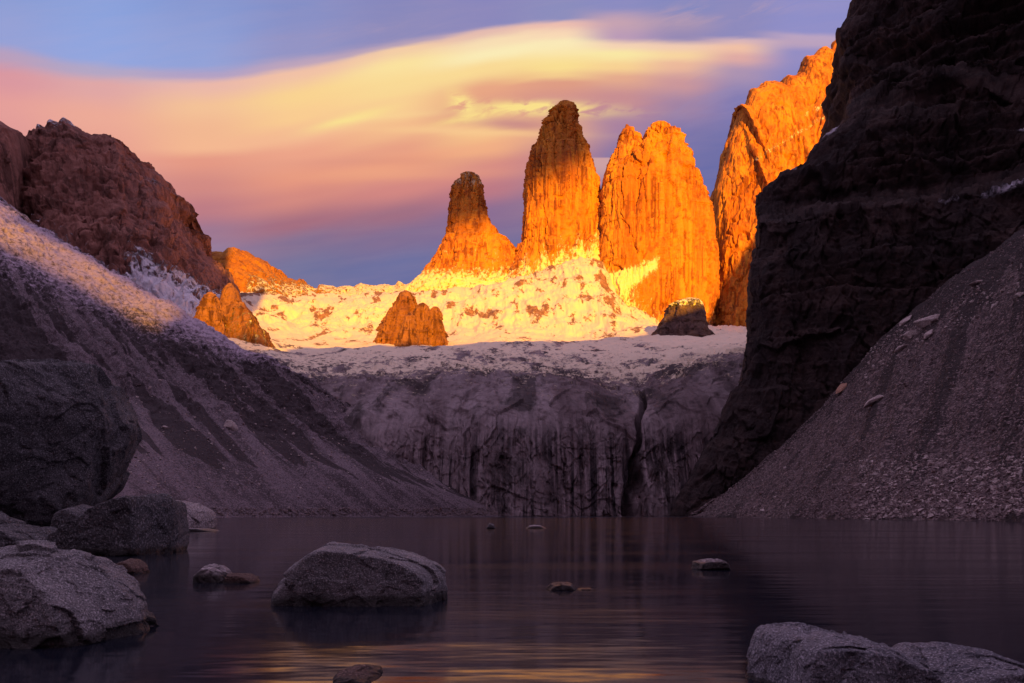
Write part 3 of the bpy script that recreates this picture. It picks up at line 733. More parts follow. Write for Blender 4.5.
v2 = np.repeat(vL[:, None], S[1], 1); u2 = np.repeat(np.linspace(0, 1, S[1])[None], S[0], 0)
pxl, pyl = to_px(GL)
# fall line gullies: noise in u, slowly changing along v
uq = np.stack([u2 * 46 + v2 * 1.6, v2 * .9, 0 * u2], -1).reshape(-1, 3)
gul = ridged(uq, 4, .5).reshape(S); gul2 = fbm(uq * np.array([2.6, 1.5, 1]) + 4, 4).reshape(S)
band = sst(v2, 2.15, 2.9) * sst(-v2, -4.7, -4.0)
rgh = fbm(P / 30. + 2, 7, .58).reshape(S)
rough2 = fbm(P / 9. + 5, 4, .6).reshape(S)
edge = sst(v2, .0, .9)
d = edge * (gul * 4.0 * band + gul2 * 2.0 * band + rgh * (1.0 + 8.0 * sst(v2, 2.2, 3.4)) + rough2 * (.25 + 2.2 * sst(v2, 2.3, 3.0)) + chips(P, 12., .8, 3, .5, 1.).reshape(S) * 1.1 * sst(v2, 2.2, 3.2))
GLd = GL + n * d[..., None]
tong = fbm(np.stack([u2 * 30 + v2 * 2.0, v2 * .45, 0 * u2], -1).reshape(-1, 3) + 6, 4, .55).reshape(S)
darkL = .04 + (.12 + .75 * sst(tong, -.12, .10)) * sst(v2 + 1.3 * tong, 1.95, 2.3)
darkL -= .35 * sst(-(pyl - pxl * .62), -225, -150) * 0
sl = .38 * sst(-(pyl - (208 + pxl * .62)), -125, -5) * sst(v2, 3.4, 4.2)
sl = sl * sst(-pxl, -330, -235) + .30 * sst(v2, 4.0, 4.6) * sst(-pxl, -380, -240)
sl = sl - .25 * sst(v2, 4.86, 4.97)
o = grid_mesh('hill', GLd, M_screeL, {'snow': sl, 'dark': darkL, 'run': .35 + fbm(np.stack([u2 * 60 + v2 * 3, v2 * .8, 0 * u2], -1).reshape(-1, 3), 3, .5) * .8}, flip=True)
finish(o, 'structure', 'left moraine hillside of grey scree, gullied in its middle and snow-dusted above', 'hill')

# ------------------------------------------------------------------ right scree slope
rs = [
    [(686, pyz(-3, 430), 430), (705, pyz(-3, 395), 395), (760, pyz(-3, 290), 290), (850, pyz(-3, 200), 200), (1024, pyz(-3, 134), 134), (1400, pyz(-3, 92), 92)],
    [(689, pyz(.6, 430), 430), (708, pyz(.6, 396), 396), (765, pyz(.6, 294), 294), (855, pyz(.6, 204), 204), (1030, pyz(.6, 138), 138), (1400, pyz(.6, 95), 95)],
    [(692, 515, 425), (722, 500, 402), (790, 474, 325), (880, 452, 245), (1040, 430, 175), (1400, 400, 120)],
    [(695, 514, 422), (742, 484, 405), (815, 430, 370), (900, 374, 300), (1040, 325, 225), (1400, 250, 150)],
    [(698, 513, 420), (755, 472, 408), (800, 430, 398), (840, 386, 388), (880, 340, 366), (950, 282, 338), (1040, 222, 310), (1200, 140, 260), (1400, 60, 230)],
    [(704, 513, 450), (765, 472, 440), (810, 430, 430), (850, 386, 420), (890, 340, 400), (960, 282, 375), (1050, 222, 350), (1200, 140, 300), (1400, 60, 270)],
]
GR_, vR = patch(rs, 900, [8, 110, 120, 120, 10])
n = gnormal(GR_, (-.5, -.5, 1)); P = GR_.reshape(-1, 3); S = GR_.shape[:2]
v2 = np.repeat(vR[:, None], S[1], 1); u2 = np.repeat(np.linspace(0, 1, S[1])[None], S[0], 0)
uq = np.stack([u2 * 30 - v2 * 1.2, v2 * .7, 0 * u2], -1).reshape(-1, 3)
chan = fbm(uq, 5, .55).reshape(S)
d = sst(v2, 0, .6) * (chan * 3.2 + fbm(P / 16. + 8, 6, .58).reshape(S) * 1.8 + fbm(P / 3. + 8, 3, .6).reshape(S) * .25)
GRd = GR_ + n * d[..., None]
pxr, pyr = to_px(GRd)
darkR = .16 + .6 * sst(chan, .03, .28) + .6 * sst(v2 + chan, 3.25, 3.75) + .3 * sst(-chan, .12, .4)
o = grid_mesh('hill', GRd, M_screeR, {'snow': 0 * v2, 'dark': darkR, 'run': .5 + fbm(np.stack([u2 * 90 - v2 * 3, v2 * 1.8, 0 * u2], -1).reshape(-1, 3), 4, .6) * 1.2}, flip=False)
finish(o, 'structure', 'right scree slope of loose brown-grey stones running down to the lake', 'hill')

# ------------------------------------------------------------------ dark cliff on the right
edge_l = np.array([(-300, 880), (-120, 870), (-40, 862), (0, 853), (8, 850), (15, 848), (22, 842), (30, 839), (40, 841), (50, 845), (60, 848), (80, 850), (100, 851), (112, 850), (118, 849), (124, 842), (132, 832), (142, 822),
                   (152, 812), (162, 802), (168, 794), (174, 782), (182, 770), (192, 761), (206, 758), (240, 756), (262, 752), (290, 748), (320, 750), (345, 747), (372, 741), (400, 726), (430, 711), (460, 696), (490, 681), (520, 668), (545, 660)], float)
pyv = np.linspace(-70, 545, 560)
xe = np.interp(pyv, edge_l[:, 0], edge_l[:, 1]) + 1.2 * fbm(np.stack([pyv * .12, 0 * pyv, 0 * pyv], -1), 4)
ns, nf = 60, 640
s_side = np.linspace(1, 0, ns, endpoint=False); s_fr = np.linspace(0, 1, nf) ** 1.25
Gs = np.zeros((len(pyv), ns + nf, 3))
for i, (y_, x0) in enumerate(zip(pyv, xe)):
    xr = 1500.
    pxx = x0 + (xr - x0) * s_fr
    Yb = np.interp(pxx, [660, 690, 800, 900, 1024, 1200, 1500], [440, 436, 428, 408, 380, 330, 300])
    ledge = 200 - (pxx - 900) * .13
    set_ = np.clip(517 - y_, 0, None) * .10 + 26 * sst(ledge - y_, -4, 14) + 40 * sst(-y_ + 118 + 0 * pxx, 0, 26) * sst(-pxx, -960, -850) + 12 * sst(60 - y_ + (pxx - 850) * .15, -3, 6)
    dd = (pxx - x0) / F * 450
    rnd = 34 * (1 - np.sqrt(1 - np.clip(1 - dd / 34, 0, 1) ** 2)) if False else 30 * np.exp(-dd / 14)
    Yf = Yb + set_ + rnd
    Gs[i, ns:] = at(pxx, np.full(nf, y_), Yf)
    p0 = Gs[i, ns]
    Gs[i, :ns] = p0[None] + np.stack([s_side * 90, s_side * 260, 0 * s_side], -1)
n = gnormal(Gs, (-.3, -1, .2)); P = Gs.reshape(-1, 3); S = Gs.shape[:2]
pxd, pyd = to_px(Gs)
q1 = ridged(P / np.array([34., 34., 130.]) + 4, 5, .5).reshape(S) * 5
q2 = fbm(P / np.array([80., 80., 110.]) + 6, 4, .5).reshape(S) * 8
wob = fbm(P / 90. + 3, 4, .5).reshape(S)
def beds(th, amp, w_):
    t = (P[:, 2].reshape(S) + P[:, 0].reshape(S) * .10) / th + wob * w_
    k = np.floor(t); return (sst(t - k, 0, .9) - .5) * amp * (.4 + 1.2 * HR[(k.astype(int) & 255), 0])
up = sst(-pyd, -215, -150)
q3 = beds(34., 9., .8) * (.35 + up) + beds(10., 2.6, 1.6) * (.3 + up)
q5 = chips(P, 26., 1.6, 4, .55, 3.).reshape(S) * 3.4
qq = q1 + q2 + q3 + q5; qq = qq - qq.mean() - 2
damp = 1 - .6 * np.exp(-np.abs(pxd - np.interp(pyd, edge_l[:, 0], edge_l[:, 1])) / 14)
Gs = Gs + n * (qq * damp)[..., None]
ledge_l = np.interp(pxd, [780, 900, 960, 1000, 1024, 1200], [212, 205, 198, 190, 184, 150])
sd_ = (.42 * sst(pxd, 850, 960) + .22 * sst(pxd, 960, 1015)) * np.exp(-((pyd - ledge_l) / 5.5) ** 2) + .25 * np.exp(-((pyd - 42 - (pxd - 930) * .12) / 5) ** 2) * sst(pxd, 900, 940) \
    + .60 * np.exp(-((pyd - 126) / 4) ** 2) * sst(pxd, 1005, 1020) + .55 * np.exp(-((pyd - np.interp(pxd, edge_l[::-1, 1] * 0 + np.arange(len(edge_l)), edge_l[:, 0])) / 4) ** 2) * 0
# snow caught on the sloping shoulder by the skyline
for cx_, cy_, rx_, ry_ in ((836, 131, 16, 3), (789, 171, 10, 2.5)):
    sd_ = sd_ + .75 * np.exp(-((pxd - cx_) / rx_) ** 2 - ((pyd - cy_ + (pxd - cx_) * .62) / (ry_ * 1.3)) ** 2)
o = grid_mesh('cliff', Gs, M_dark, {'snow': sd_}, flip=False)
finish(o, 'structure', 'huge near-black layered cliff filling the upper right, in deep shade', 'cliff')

# ------------------------------------------------------------------ lake and ground
mw, K, b = new_mat('lake_water')
g = K.n('ShaderNodeNewGeometry'); P_ = g.outputs['Position']
b.inputs['Base Color'].default_value = (.010, .012, .021, 1)
b.inputs['IOR'].default_value = 1.33; b.inputs['Specular IOR Level'].default_value = 0.5
w1 = K.noise(K.map(P_, (.35, 1.3, 1)), .9, 3, .5)
w2 = K.noise(K.map(P_, (.05, .35, 1), rot=(0, 0, .1)), 1.0, 4, .55)
rr = K.ss(w2, .35, .65, .09, .14)
sp_ = K.n('ShaderNodeSeparateXYZ'); K.L.new(P_, sp_.inputs[0])
rr = K.m('ADD', rr, K.m('MULTIPLY', K.ss(sp_.outputs[1], 360, 410), K.ss(K.noise(K.map(P_, (.02, .05, 1)), 1.0, 2, .5), .3, .6, .08, .30)))
K.L.new(rr, b.inputs['Roughness'])
bp = K.n('ShaderNodeBump'); bp.inputs['Strength'].default_value = .22; bp.inputs['Distance'].default_value = .05
sy = K.n('ShaderNodeSeparateXYZ'); K.L.new(P_, sy.inputs[0])
K.L.new(K.ss(sy.outputs[1], 4, 40, .34, .03), bp.inputs['Strength'])
K.L.new(K.m('ADD', w1, K.m('MULTIPLY', K.noise(K.map(P_, (.9, 2.6, 1)), 1.0, 2, .5), .25)), bp.inputs['Height']); K.L.new(bp.outputs[0], b.inputs['Normal'])
me = bpy.data.meshes.new('lake'); me.from_pydata([(-900, -700, 0), (900, -700, 0), (900, 760, 0), (-900, 760, 0)], [], [(0, 1, 2, 3)]); me.materials.append(mw)
o = bpy.data.objects.new('lake', me); COL.objects.link(o); finish(o, 'structure', 'still dark lake with faint reflections of the cliffs', 'lake')
mg, K, b = new_mat('valley_ground')
g = K.n('ShaderNodeNewGeometry'); nn = K.noise(g.outputs['Position'], .05, 7, .6)
K.L.new(K.mix(nn, (.06, .05, .055, 1), (.14, .12, .13, 1)), b.inputs['Base Color']); b.inputs['Roughness'].default_value = .95
me = bpy.data.meshes.new('ground'); me.from_pydata([(-9000, -9000, -8), (9000, -9000, -8), (9000, 9000, -8), (-9000, 9000, -8)], [], [(0, 1, 2, 3)]); me.materials.append(mg)
o = bpy.data.objects.new('ground', me); COL.objects.link(o); finish(o, 'structure', 'valley floor of rubble beneath and beyond the lake', 'ground')

# ------------------------------------------------------------------ unseen ridge and cloud behind the viewer, shaped to cast the valley shadows
YB = -1500.
sil = [(-2600, 1500), (-1200, 1620), (-500, 1500), (-200, 1560), (40, 1480), (104, 1330), (112, 900), (116, 518), (139, 513), (200, 484), (232, 462), (260, 442), (290, 424), (322, 426), (337, 690), (350, 712), (500, 738), (700, 760), (875, 768), (1000, 800), (1195, 869),
       (1400, 1000), (1560, 1120), (1610, 1215), (1693, 1350), (1774, 1450), (1850, 1520), (1950, 1550), (2200, 1380), (2700, 1300), (3400, 1250)]  # crest heights follow the intended shadow edges, traced back towards the sun
xs = np.unique(np.r_[np.linspace(-2600, 3400, 500), np.linspace(80, 360, 160)])
zs = np.interp(xs, [p[0] for p in sil], [p[1] for p in sil])
zs = zs + 5 * fbm(np.stack([xs / 60, 0 * xs, 0 * xs], -1), 5)
rowsG = []
for k, t in enumerate(np.linspace(0, 1, 14)):        # front foot to crest
    rowsG.append(np.stack([xs, np.full_like(xs, YB + 50 * (1 - t) ** 1.5), -8 + (zs + 8) * t], -1))
for t in np.linspace(.1, 1, 8):
    rowsG.append(np.stack([xs, np.full_like(xs, YB - 900 * t), zs * (1 - t) - 8 * t], -1))
Gb = np.array(rowsG)
o = grid_mesh('mountain', Gb, M_leftm, {'snow': np.full(Gb.shape[0] * Gb.shape[1], .2)})
finish(o, 'structure', 'unseen ridge behind the viewer, its crest shaped to keep the lake in shade', 'mountain')

# unseen cloud bank over that ridge, shaped to shade the tower tops: soft-edged, thins out downward
mc = bpy.data.materials.new('cloud'); mc.use_nodes = True; t_ = mc.node_tree; t_.nodes.clear(); K = NT(t_)
df = K.n('ShaderNodeBsdfDiffuse'); df.inputs[0].default_value = (.8, .75, .8, 1)
tr = K.n('ShaderNodeBsdfTransparent'); ms = K.n('ShaderNodeMixShader'); oo = K.n('ShaderNodeOutputMaterial')
at_n = K.n('ShaderNodeAttribute'); at_n.attribute_name = 'dense'
gg = K.n('ShaderNodeNewGeometry'); cn = K.noise(gg.outputs['Position'], .008, 4, .5)
al = K.ss(K.m('ADD', at_n.outputs['Fac'], K.m('MULTIPLY', K.m('SUBTRACT', cn, .5), .5)), .1, .9)
K.L.new(al, ms.inputs[0]); K.L.new(tr.outputs[0], ms.inputs[1]); K.L.new(df.outputs[0], ms.inputs[2]); K.L.new(ms.outputs[0], oo.inputs[0])
cx_ = np.linspace(200, 2600, 160)
low = np.interp(cx_, [200, 700, 856, 960, 1162, 1290, 1400, 1700, 2600], [1470, 1430, 1442, 1500, 1590, 1700, 1850, 2150, 2500])
rowsC = []; den = []
for t in np.linspace(0, 1, 24):
    rowsC.append(np.stack([cx_, np.full_like(cx_, YB - 40 * t), low - 95 + t * 1100], -1)); den.append(np.full_like(cx_, min(1, t * 1100 / 190)))
GC = np.array(rowsC)
o = grid_mesh('shade_clouds', GC, mc, {'dense': np.array(den)})
finish(o, 'stuff', 'unseen bank of cloud behind the viewer, shaped to shade the tower tops', 'shade_clouds')
# unseen cloud sheets added to block or dim the sun on the left slope
for x0, x1, lo_f, hgt, kk in ((104, 268, lambda x: np.interp(x, [104, 154, 200, 258, 300], [547, 529, 500, 470, 455]), 130, 1.3), (40, 205, lambda x: np.interp(x, [40, 150, 205], [705, 705, 775]), 410, 1.25), (50, 285, lambda x: 400 + 0 * x, 270, .62)):
    cx_ = np.linspace(x0, x1, 60); rowsC = []; den = []
    for t in np.linspace(0, 1, 30):
        rowsC.append(np.stack([cx_, YB + 60 + 40 * (kk < 1) + 30 * np.sin(t * 3.1) + 0 * cx_, lo_f(cx_) + t * hgt], -1))
        den.append(np.minimum(1, 10 * min(t, 1 - t) + .1) * np.clip(np.minimum(cx_ - x0, x1 - cx_) / 12, 0, 1) * kk)
    o = grid_mesh('shade_clouds', np.array(rowsC), mc, {'dense': np.array(den)})
    finish(o, 'stuff', 'small unseen cloud sheet added behind the viewer to cut sunlight on the left slope', 'shade_clouds')

# ------------------------------------------------------------------ boulders
def granite(name, cols, s, speck, wet=.10):
    m, K, b = new_mat(name)
    g = K.n('ShaderNodeNewGeometry'); P = g.outputs['Position']
    a = K.noise(P, .9 / s, 8, .66, .3); c = K.noise(P, 3.2 / s, 7, .7)
    col = K.mix(K.ss(a, .36, .64), cols[0], cols[1]); col = K.mix(K.ss(c, .52, .72), col, cols[2])
    s1 = K.noise(P, speck, 2, .6); s2_ = K.noise(K.map(P, loc=(5, 9, 2)), speck * 1.25, 2, .6)
    col = K.mix(K.ss(s1, .54, .62, 0, .6), col, tuple(min(1, x * 2.4 + .05) for x in cols[1][:3]) + (1,))
    col = K.mix(K.ss(s2_, .53, .60, 0, .7), col, tuple(x * .22 for x in cols[0][:3]) + (1,))
    sz = K.n('ShaderNodeSeparateXYZ'); K.L.new(P, sz.inputs[0])
    zz = K.m('ADD', sz.outputs[2], K.m('MULTIPLY', K.m('SUBTRACT', a, .5), wet * 2.0))
    w = K.ss(zz, wet * .5, wet * 1.3, 1.0, 0.0)
    col = K.mix(K.m('MULTIPLY', w, .85), col, (.016, .012, .011, 1))
    K.L.new(col, b.inputs['Base Color'])
    K.L.new(K.ss(w, 0, 1, .85, .38), b.inputs['Roughness'])
    b.inputs['Specular IOR Level'].default_value = .3
    h = K.noise(P, 2.2 / s, 10, .72, .2)
    h2 = K.noise(P, speck * .5, 4, .7)
    vo = K.n('ShaderNodeTexVoronoi', feature='DISTANCE_TO_EDGE'); K.L.new(P, vo.inputs['Vector']); vo.inputs['Scale'].default_value = .8 / s
    H = K.m('ADD', h, K.m('MULTIPLY', h2, .25)); H = K.m('ADD', H, K.m('MULTIPLY', K.ss(vo.outputs[0], 0, .03), .012))
    bp = K.n('ShaderNodeBump'); bp.inputs['Strength'].default_value = .9; bp.inputs['Distance'].default_value = s * .16
    K.L.new(H, bp.inputs['Height']); K.L.new(bp.outputs[0], b.inputs['Normal'])
    return m


G_near = granite('granite_near', [C(.155, .145, .160), C(.27, .245, .265), C(.10, .088, .095)], .9, 42., .20)
G_right = granite('granite_right', [C(.13, .125, .155), C(.23, .215, .25), C(.085, .078, .09)], .8, 46., .05)
G_dark = granite('boulder_dark', [C(.085, .080, .092), C(.15, .138, .155), C(.055, .048, .053)], 3.0, 14., .25)
G_pale = granite('boulder_pale', [C(.24, .20, .22), C(.36, .31, .33), C(.17, .13, .14)], 2.2, 8., .25)
G_red = granite('boulder_red', [C(.085, .05, .045), C(.13, .08, .07), C(.05, .03, .028)], .5, 40., .05)


def hull_planes(pts):
    bm = bmesh.new()
    vs = [bm.verts.new(p) for p in pts]
    r = bmesh.ops.convex_hull(bm, input=vs)
    bm.normal_update()
    c = Vector(np.mean(pts, axis=0))
    pl = []
    for f in bm.faces:
        if f.calc_area() < 1e-9: continue
        nn_ = f.normal.copy(); d_ = nn_.dot(f.verts[0].co - c)
        if d_ < 0: nn_ = -nn_; d_ = -d_
        if d_ > 1e-5: pl.append((nn_.x, nn_.y, nn_.z, d_))
    bm.free()
    return np.array(pl), np.array(c)


_ico = {}
def ico(n_):
    if n_ not in _ico:
        bm = bmesh.new(); bmesh.ops.create_icosphere(bm, subdivisions=n_, radius=1)
        bm.verts.ensure_lookup_table()
        _ico[n_] = (np.array([v_.co[:] for v_ in bm.verts]), np.array([[v_.index for v_ in f.verts] for f in bm.faces])); bm.free()
    return _ico[n_]


def rock_points(pts, sub, p=48, amp=.05, seed=0., freq=2.2, chips=.5):
    pl, c = hull_planes(pts)
    Vd, Fc = ico(sub)
    Vd = Vd / np.linalg.norm(Vd, axis=1)[:, None]
    ext = np.ptp(np.array(pts), axis=0) / 2
    Dn = Vd * ext; Dn /= np.linalg.norm(Dn, axis=1)[:, None]
    q = np.maximum(Dn @ pl[:, :3].T / pl[:, 3][None], 1e-6)
    r = 1 / (np.sum(q ** p, axis=1) ** (1 / p))
    Vv = Dn * r[:, None]
    s = float(np.mean(ext))
    w = Vv / s * freq + seed
    d_ = fbm(w, 6, .55) * amp * s + ridged(w * .7 + 3, 4, .5) * amp * s * chips
    d_ = d_ + globals()['chips'](w * 3.2 / freq, 2.6, 1., 4, .5, seed) * amp * s * 1.15
    Vv = Vv + Dn * (d_ - d_.mean())[:, None]
    return Vv + c, Fc


def boulder(outline, Y, depth, mat, label, extra=(), front=.72, back=.7, sub=6, amp=.05, seed=0., p=48, freq=2.2, name='boulder', below=.5, group=None, chips=.5, cat='boulder'):
    """outline in the plane Y; a smaller copy before it and one behind make the block"""
    O = [at(x, y, Y) for x, y in outline]
    c = np.mean(O, axis=0); pts = list(O)
    zmin = -below
    for k, s_ in ((-.5, front), (.5, back)):
        for q in O:
            w = c + (q - c) * s_; w = w.copy(); w[1] += depth * k; pts.append(w)
    pts += [np.array([q[0], q[1], min(q[2], zmin)]) for q in O[:1] + O[-1:]]
    pts += [np.array(e) for e in extra]
    Vv, Fc = rock_points([tuple(q) for q in pts], sub, p, amp, seed, freq, chips)
    o = tri_mesh(name, Vv, Fc, mat)
    return finish(o, None, label, cat, group)


def wl(py_): return HC * F / (py_ - HY)

boulder([(-160, 660), (-120, 590), (-40, 562), (0, 560), (25, 549), (48, 545), (70, 552), (82, 549), (100, 566), (125, 590), (140, 612), (150, 645), (140, 670)], 8.6, 1.9, G_near,
        'grey speckled granite boulder cut by the left edge, in the water at front left', front=.66, sub=7, amp=.045, seed=1.3, p=66)
boulder([(272, 612), (273, 594), (284, 578), (308, 556), (331, 542), (360, 544), (392, 547), (420, 554), (440, 563), (448, 574), (449, 600), (445, 612)], 12.3, 2.4, G_near,
        'large rounded grey granite boulder standing alone in the middle of the lake', front=.80, sub=7, amp=.035, seed=4.2, p=54)
boulder([(745, 700), (752, 664), (764, 634), (776, 627), (812, 627), (846, 633), (880, 645), (905, 655), (925, 670), (930, 700)], 6.25, 1.5, G_right,
        'bluish grey granite boulder with a cleft left end, at the bottom right', front=.75, sub=7, amp=.05, seed=7.7, p=54)
boulder([(870, 700), (900, 664), (930, 650), (968, 647), (1000, 655), (1030, 668), (1060, 690), (1060, 720)], 6.0, 1.5, G_right,
        'low humped granite boulder touching the bottom right corner', front=.75, sub=7, amp=.045, seed=8.7, p=42)
boulder([(-130, 545), (-150, 440), (-110, 385), (-40, 368), (0, 366), (60, 362), (76, 360), (88, 362), (94, 382), (104, 402), (108, 425), (100, 450), (88, 478), (76, 510), (36, 536)], 36, 11, G_dark,
        'huge dark overhanging boulder filling the left edge above the smaller rocks', front=.62, sub=7, amp=.05, seed=2.4, p=78, below=.1)
boulder([(62, 560), (66, 545), (92, 528), (120, 508), (148, 496), (165, 493), (169, 498), (172, 530), (172, 556)], 27, 5, G_dark,
        'dark angular wedge-shaped rock with a vertical right face below the huge boulder', front=.85, sub=6, amp=.04, seed=9.1, p=90)
boulder([(-10, 560), (0, 540), (3, 528), (14, 523), (34, 526), (52, 536), (62, 548), (64, 560)], 26, 3.5, G_dark,
        'low dark rock wedged between the huge boulder and the granite boulder in front', front=.8, sub=6, amp=.05, seed=3.3)
boulder([(-70, 555), (-50, 520), (-10, 512), (6, 520), (8, 555)], 28, 3.5, G_dark,
        'dark rock at the left edge under the huge boulder', front=.8, sub=5, amp=.05, seed=13.3)
boulder([(60, 545), (64, 520), (70, 508), (84, 503), (98, 510), (104, 528), (100, 545)], 29.5, 2.6, G_dark,
        'small upright dark rock leaning in the hollow under the huge boulder', front=.7, sub=5, amp=.05, seed=5.6)
boulder([(104, 532), (110, 506), (130, 499), (170, 499), (192, 502), (208, 511), (212, 518), (212, 531)], 66, 9, G_pale,
        'pale smooth whaleback rock at the water behind the wedge-shaped rock', front=.85, sub=6, amp=.03, seed=6.1)
boulder([(172, 532), (180, 528), (205, 528), (220, 531)], 62, 3, G_pale, 'flat pale slab awash at the foot of the pale whaleback rock', front=.8, sub=4, amp=.03, seed=6.6, below=.3, cat='rock', name='rock')
boulder([(118, 575), (122, 562), (130, 558), (138, 562), (144, 568), (145, 576)], 17.5, .8, G_red, 'tiny reddish rock in the water right of the front granite boulder', front=.7, sub=5, amp=.06, seed=5.1, below=.2, cat='rock', name='rock')
o8 = boulder([(194, 586), (197, 574), (205, 566), (216, 564), (226, 569), (232, 577), (234, 586)], 15.4, .9, G_pale, 'small rounded rock with a low reddish tail, between the two big granite boulders', front=.7, sub=6, amp=.05, seed=15.1, below=.2, cat='rock', name='rock')
ot = boulder([(222, 586), (228, 573), (244, 573), (256, 577), (260, 582)], 15.2, .7, G_red, None, front=.7, sub=5, amp=.05, seed=16.1, below=.2, cat=None, name='ledge'); ot.parent = o8
boulder([(544, 591), (550, 584), (560, 582), (572, 583), (579, 591)], 13.8, .7, G_pale, 'thin flat rock barely breaking the water right of the lone boulder', front=.7, sub=5, amp=.06, seed=17.1, below=.2, cat='rock', name='rock')
boulder([(572, 591), (580, 588), (592, 588), (596, 591)], 13.7, .3, G_red, 'sliver of orange rock awash beside the thin flat rock', front=.7, sub=4, amp=.05, seed=17.6, below=.1, cat='rock', name='rock')
boulder([(691, 569), (694, 562), (704, 559), (718, 559), (727, 562), (730, 569)], 18.9, 1.0, G_pale, 'small pale rock alone in the right half of the lake', front=.7, sub=5, amp=.06, seed=18.1, below=.2, cat='rock', name='rock')
boulder([(486, 529), (489, 523), (494, 524), (496, 529)], 72, 1.2, G_dark, 'tiny dark rock tip far out in the lake', front=.7, sub=4, amp=.05, seed=19.1, below=.4, cat='rock', name='rock')
boulder([(524, 529), (530, 525), (540, 525), (548, 529)], 74, 1.6, G_pale, 'tiny pale rock far out in the lake, right of the dark tip', front=.7, sub=4, amp=.05, seed=20.1, below=.4, cat='rock', name='rock')
boulder([(318, 700), (326, 682), (340, 670), (360, 667), (378, 671), (392, 684), (398, 700)], 6.35, .7, G_red, 'brownish rock crown just above water at the bottom edge', front=.7, sub=6, amp=.04, seed=21.1, below=.2, cat='rock', name='rock')

# ------------------------------------------------------------------ loose stones on the slopes
M_stone = granite('slope_stone', [C(.15, .108, .115), C(.25, .185, .19), C(.09, .064, .068)], 1.2, 6., .1)
M_stone_p = granite('slope_stone_pale', [C(.38, .29, .29), C(.52, .40, .39), C(.26, .19, .19)], 1.2, 5., .1)
M_stone_r = granite('slope_stone_red', [C(.34, .17, .12), C(.42, .24, .17), C(.20, .10, .08)], 1.2, 5., .1)


def stone_mesh(k, sub=3, mat=M_stone):
    r = np.random.default_rng(50 + k); sc_ = np.array([1, r.uniform(.5, .8), r.uniform(.3, .55)])
    pts = r.normal(size=(14, 3)); pts /= np.linalg.norm(pts, axis=1)[:, None]; pts *= sc_
    Vv, Fc = rock_points([tuple(q) for q in pts], sub, 30, .05, k * 2.3)
    me = bpy.data.meshes.new('stone'); me.from_pydata([tuple(q) for q in Vv], [], [tuple(int(i) for i in f) for f in Fc]); me.materials.append(mat)
    return me


stones = [stone_mesh(k, 3, M_stone if k % 3 else M_stone_p) for k in range(9)]


def near_idx(Gd, x, y):
    a, b_ = to_px(Gd); d_ = (a - x) ** 2 + (b_ - y) ** 2; i = int(np.argmin(d_)); return np.unravel_index(i, d_.shape)


def put_stone(Gd, x, y, wpx, label, group=None, me=None, rot=None, flat=1.0):
    i, j = near_idx(Gd, x, y); p_ = Gd[i, j]
    o = bpy.data.objects.new('rock', me or random.choice(stones)); COL.objects.link(o)
    s_ = wpx * p_[1] / F / 2
    o.scale = (s_, s_, s_ * flat); o.location = Vector(p_) + Vector((0, 0, s_ * .12))
    o.rotation_euler = rot or (random.uniform(-.3, .3), random.uniform(-.5, .2), random.uniform(0, 6.28))
    return finish(o, None, label, 'rock', group)


mp = [stone_mesh(20 + k, 4, M_stone_p) for k in range(5)]; mr = stone_mesh(31, 4, M_stone_r)
slope_r = (0.1, -.55, .1)
put_stone(GRd, 874, 403, 24, 'pale oblong boulder lying alone low on the right scree slope', me=mp[0], rot=slope_r, flat=.9)
put_stone(GRd, 842, 390, 19, 'reddish slab tilted at the upper edge of the right scree slope', me=mr, rot=(.2, -.9, .3))
put_stone(GRd, 911, 336, 21, 'lighter block low in the stone cluster on the right slope', me=mp[1], rot=slope_r, flat=1.2)
put_stone(GRd, 928, 323, 34, 'long pale slab capping the stone cluster on the right slope', me=mp[2], rot=(.1, -.25, .0), flat=1.2)
put_stone(GRd, 931, 335, 18, 'small block right of the lighter block in the stone cluster', me=mp[3], rot=slope_r)
put_stone(GRd, 902, 349, 17, 'lowest pale stone of the cluster on the right slope', me=mp[4], rot=slope_r)
put_stone(GRd, 908, 321, 24, 'flat stone at the upper left of the cluster on the right slope', me=mp[3], rot=slope_r, flat=.6)
put_stone(GRd, 978, 284, 20, 'flat pale slab high on the right scree slope by the dark cliff', me=mp[0], rot=(.1, -.2, .1), flat=.6)
put_stone(GRd, 1020, 296, 14, 'pale stone high on the right slope at the picture edge', me=mp[1], rot=slope_r)
put_stone(GRd, 857, 487, 15, 'grey rounded boulder low on the right slope above the shore', me=stones[1], rot=slope_r, flat=1.2)
put_stone(GLd, 231, 428, 21, 'largest pale boulder stuck in the gullied band of the left slope', me=mp[1], rot=(.1, .4, .1), flat=1.4)
put_stone(GLd, 165, 428, 9, 'pale boulder in the left slope gullies, above the whaleback rock', me=mp[3], rot=(.1, .4, .1), flat=1.3)
put_stone(GLd, 193, 431, 7, 'small pale boulder between two larger ones in the left slope gullies', me=mp[4], rot=(.1, .4, .1), flat=1.3)

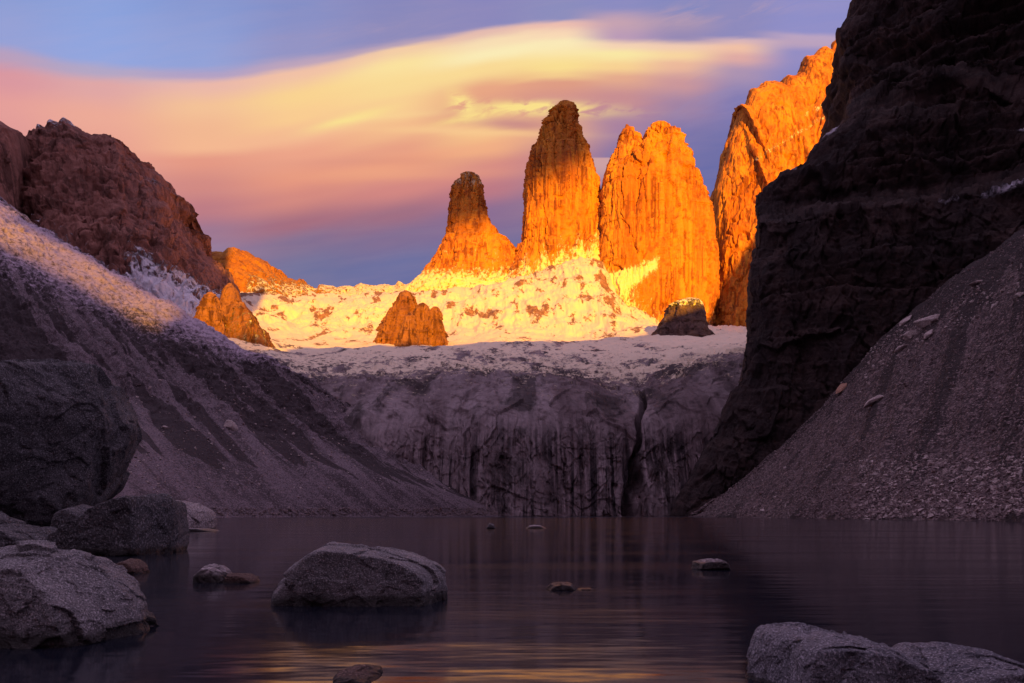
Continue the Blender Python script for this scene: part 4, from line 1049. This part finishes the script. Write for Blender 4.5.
cnt = 0
while cnt < 150:
    x = random.uniform(715, 1030); y = random.uniform(250, 519)
    top = np.interp(x, [690, 760, 840, 880, 950, 1030], [515, 470, 388, 345, 292, 240])
    if y < top + 3: continue
    if y < 480 and random.random() < .45: continue
    w_ = random.choice([3, 3.5, 4, 4, 5, 6, 7]) * (1.0 if y < 470 else 1.2)
    put_stone(GRd, x, y, w_, 'small angular stone lying loose among many on the right scree slope', 'loose stones on the right scree slope'); cnt += 1
cnt = 0
while cnt < 90:
    x = random.uniform(130, 420); y = random.uniform(375, 512)
    lo_ = np.interp(x, [130, 235, 285, 330, 385, 440], [352, 362, 384, 412, 446, 480])
    if y < lo_: continue
    put_stone(GLd, x, y, random.choice([2.5, 3, 3, 4, 5]), 'small pale stone lying loose among many on the left moraine slope', 'loose stones on the left moraine slope'); cnt += 1


def rubble(Gd, S_, count, size, label, sel, seed):
    r = np.random.default_rng(seed); a, b_ = to_px(Gd); ok = sel(a, b_) & (b_ < 521) & (a > -20) & (a < 1050) & (Gd[..., 2] > -.2)
    idx = np.argwhere(ok); 
    # pick evenly over the picture rather than over the grid
    Gx = Gd[idx[:, 0], idx[:, 1]]
    pick = idx[r.integers(0, len(idx), count)]
    base = np.array([(1, 0, 0), (0, 1, 0), (-1, 0, 0), (0, -1, 0), (0, 0, 1), (0, 0, -1)], float)
    Fb = np.array([(0, 1, 4), (1, 2, 4), (2, 3, 4), (3, 0, 4), (1, 0, 5), (2, 1, 5), (3, 2, 5), (0, 3, 5)])
    Pn = Gd[pick[:, 0], pick[:, 1]]
    s_ = size[0] + (size[1] - size[0]) * r.random(count) ** 3
    ax = r.normal(size=(count, 3)); ax /= np.linalg.norm(ax, axis=1)[:, None]; an_ = r.uniform(0, 6.28, count)
    Kx = np.zeros((count, 3, 3)); Kx[:, 0, 1] = -ax[:, 2]; Kx[:, 0, 2] = ax[:, 1]; Kx[:, 1, 0] = ax[:, 2]; Kx[:, 1, 2] = -ax[:, 0]; Kx[:, 2, 0] = -ax[:, 1]; Kx[:, 2, 1] = ax[:, 0]
    Rm = np.eye(3)[None] + np.sin(an_)[:, None, None] * Kx + (1 - np.cos(an_))[:, None, None] * (Kx @ Kx)
    sh = base[None] * r.uniform(.45, 1.2, (count, 6, 1)) * np.stack([np.ones(count), r.uniform(.6, 1, count), r.uniform(.35, .8, count)], -1)[:, None]
    Vv = np.einsum('nij,nkj->nki', Rm, sh) * s_[:, None, None] + Pn[:, None] + r.normal(size=(count, 1, 3)) * size[0] * .6
    Fc = (Fb[None] + 6 * np.arange(count)[:, None, None]).reshape(-1, 3)
    o = tri_mesh('rubble', Vv.reshape(-1, 3), Fc, S_, smooth=False)
    return finish(o, 'stuff', label, 'rubble')


rubble(GRd, M_stone, 32000, (.16, .9), 'countless small stones covering the right scree slope', lambda a, b_: a > 690, 5)
rubble(GRd, M_stone_p, 5000, (.14, .7), 'scattered paler small stones among the right scree', lambda a, b_: a > 690, 6)
rubble(GRd, M_stone, 5000, (.3, 1.1), 'coarser stones heaped along the right shoreline', lambda a, b_: (a > 800) & (b_ > 485), 9)
rubble(GRd, M_stone_p, 1600, (.3, 1.5), 'broken blocks gathered toward the right-hand foot of the scree', lambda a, b_: (a > 860) & (b_ > 455), 12)
rubble(GRd, M_stone_p, 500, (.5, 1.6), 'blocks in a loose trail high on the right scree', lambda a, b_: (a > 860) & (np.abs(b_ - (345 - (a - 900) * .55)) < 16), 13)
rubble(GLd, M_stone_p, 700, (.5, 1.8), 'paler blocks scattered through the left gullies', lambda a, b_: (a > 130) & (b_ > 380) & (b_ < 490), 14)
rubble(GLd, M_stone, 2500, (.4, 1.5), 'stones heaped along the left shoreline', lambda a, b_: (a > 120) & (b_ > 508), 15)
rubble(GLd, M_stone, 8000, (.16, .8), 'countless small stones covering the left moraine slope', lambda a, b_: (a > 90) & (b_ > 350) & (b_ < 470), 7)
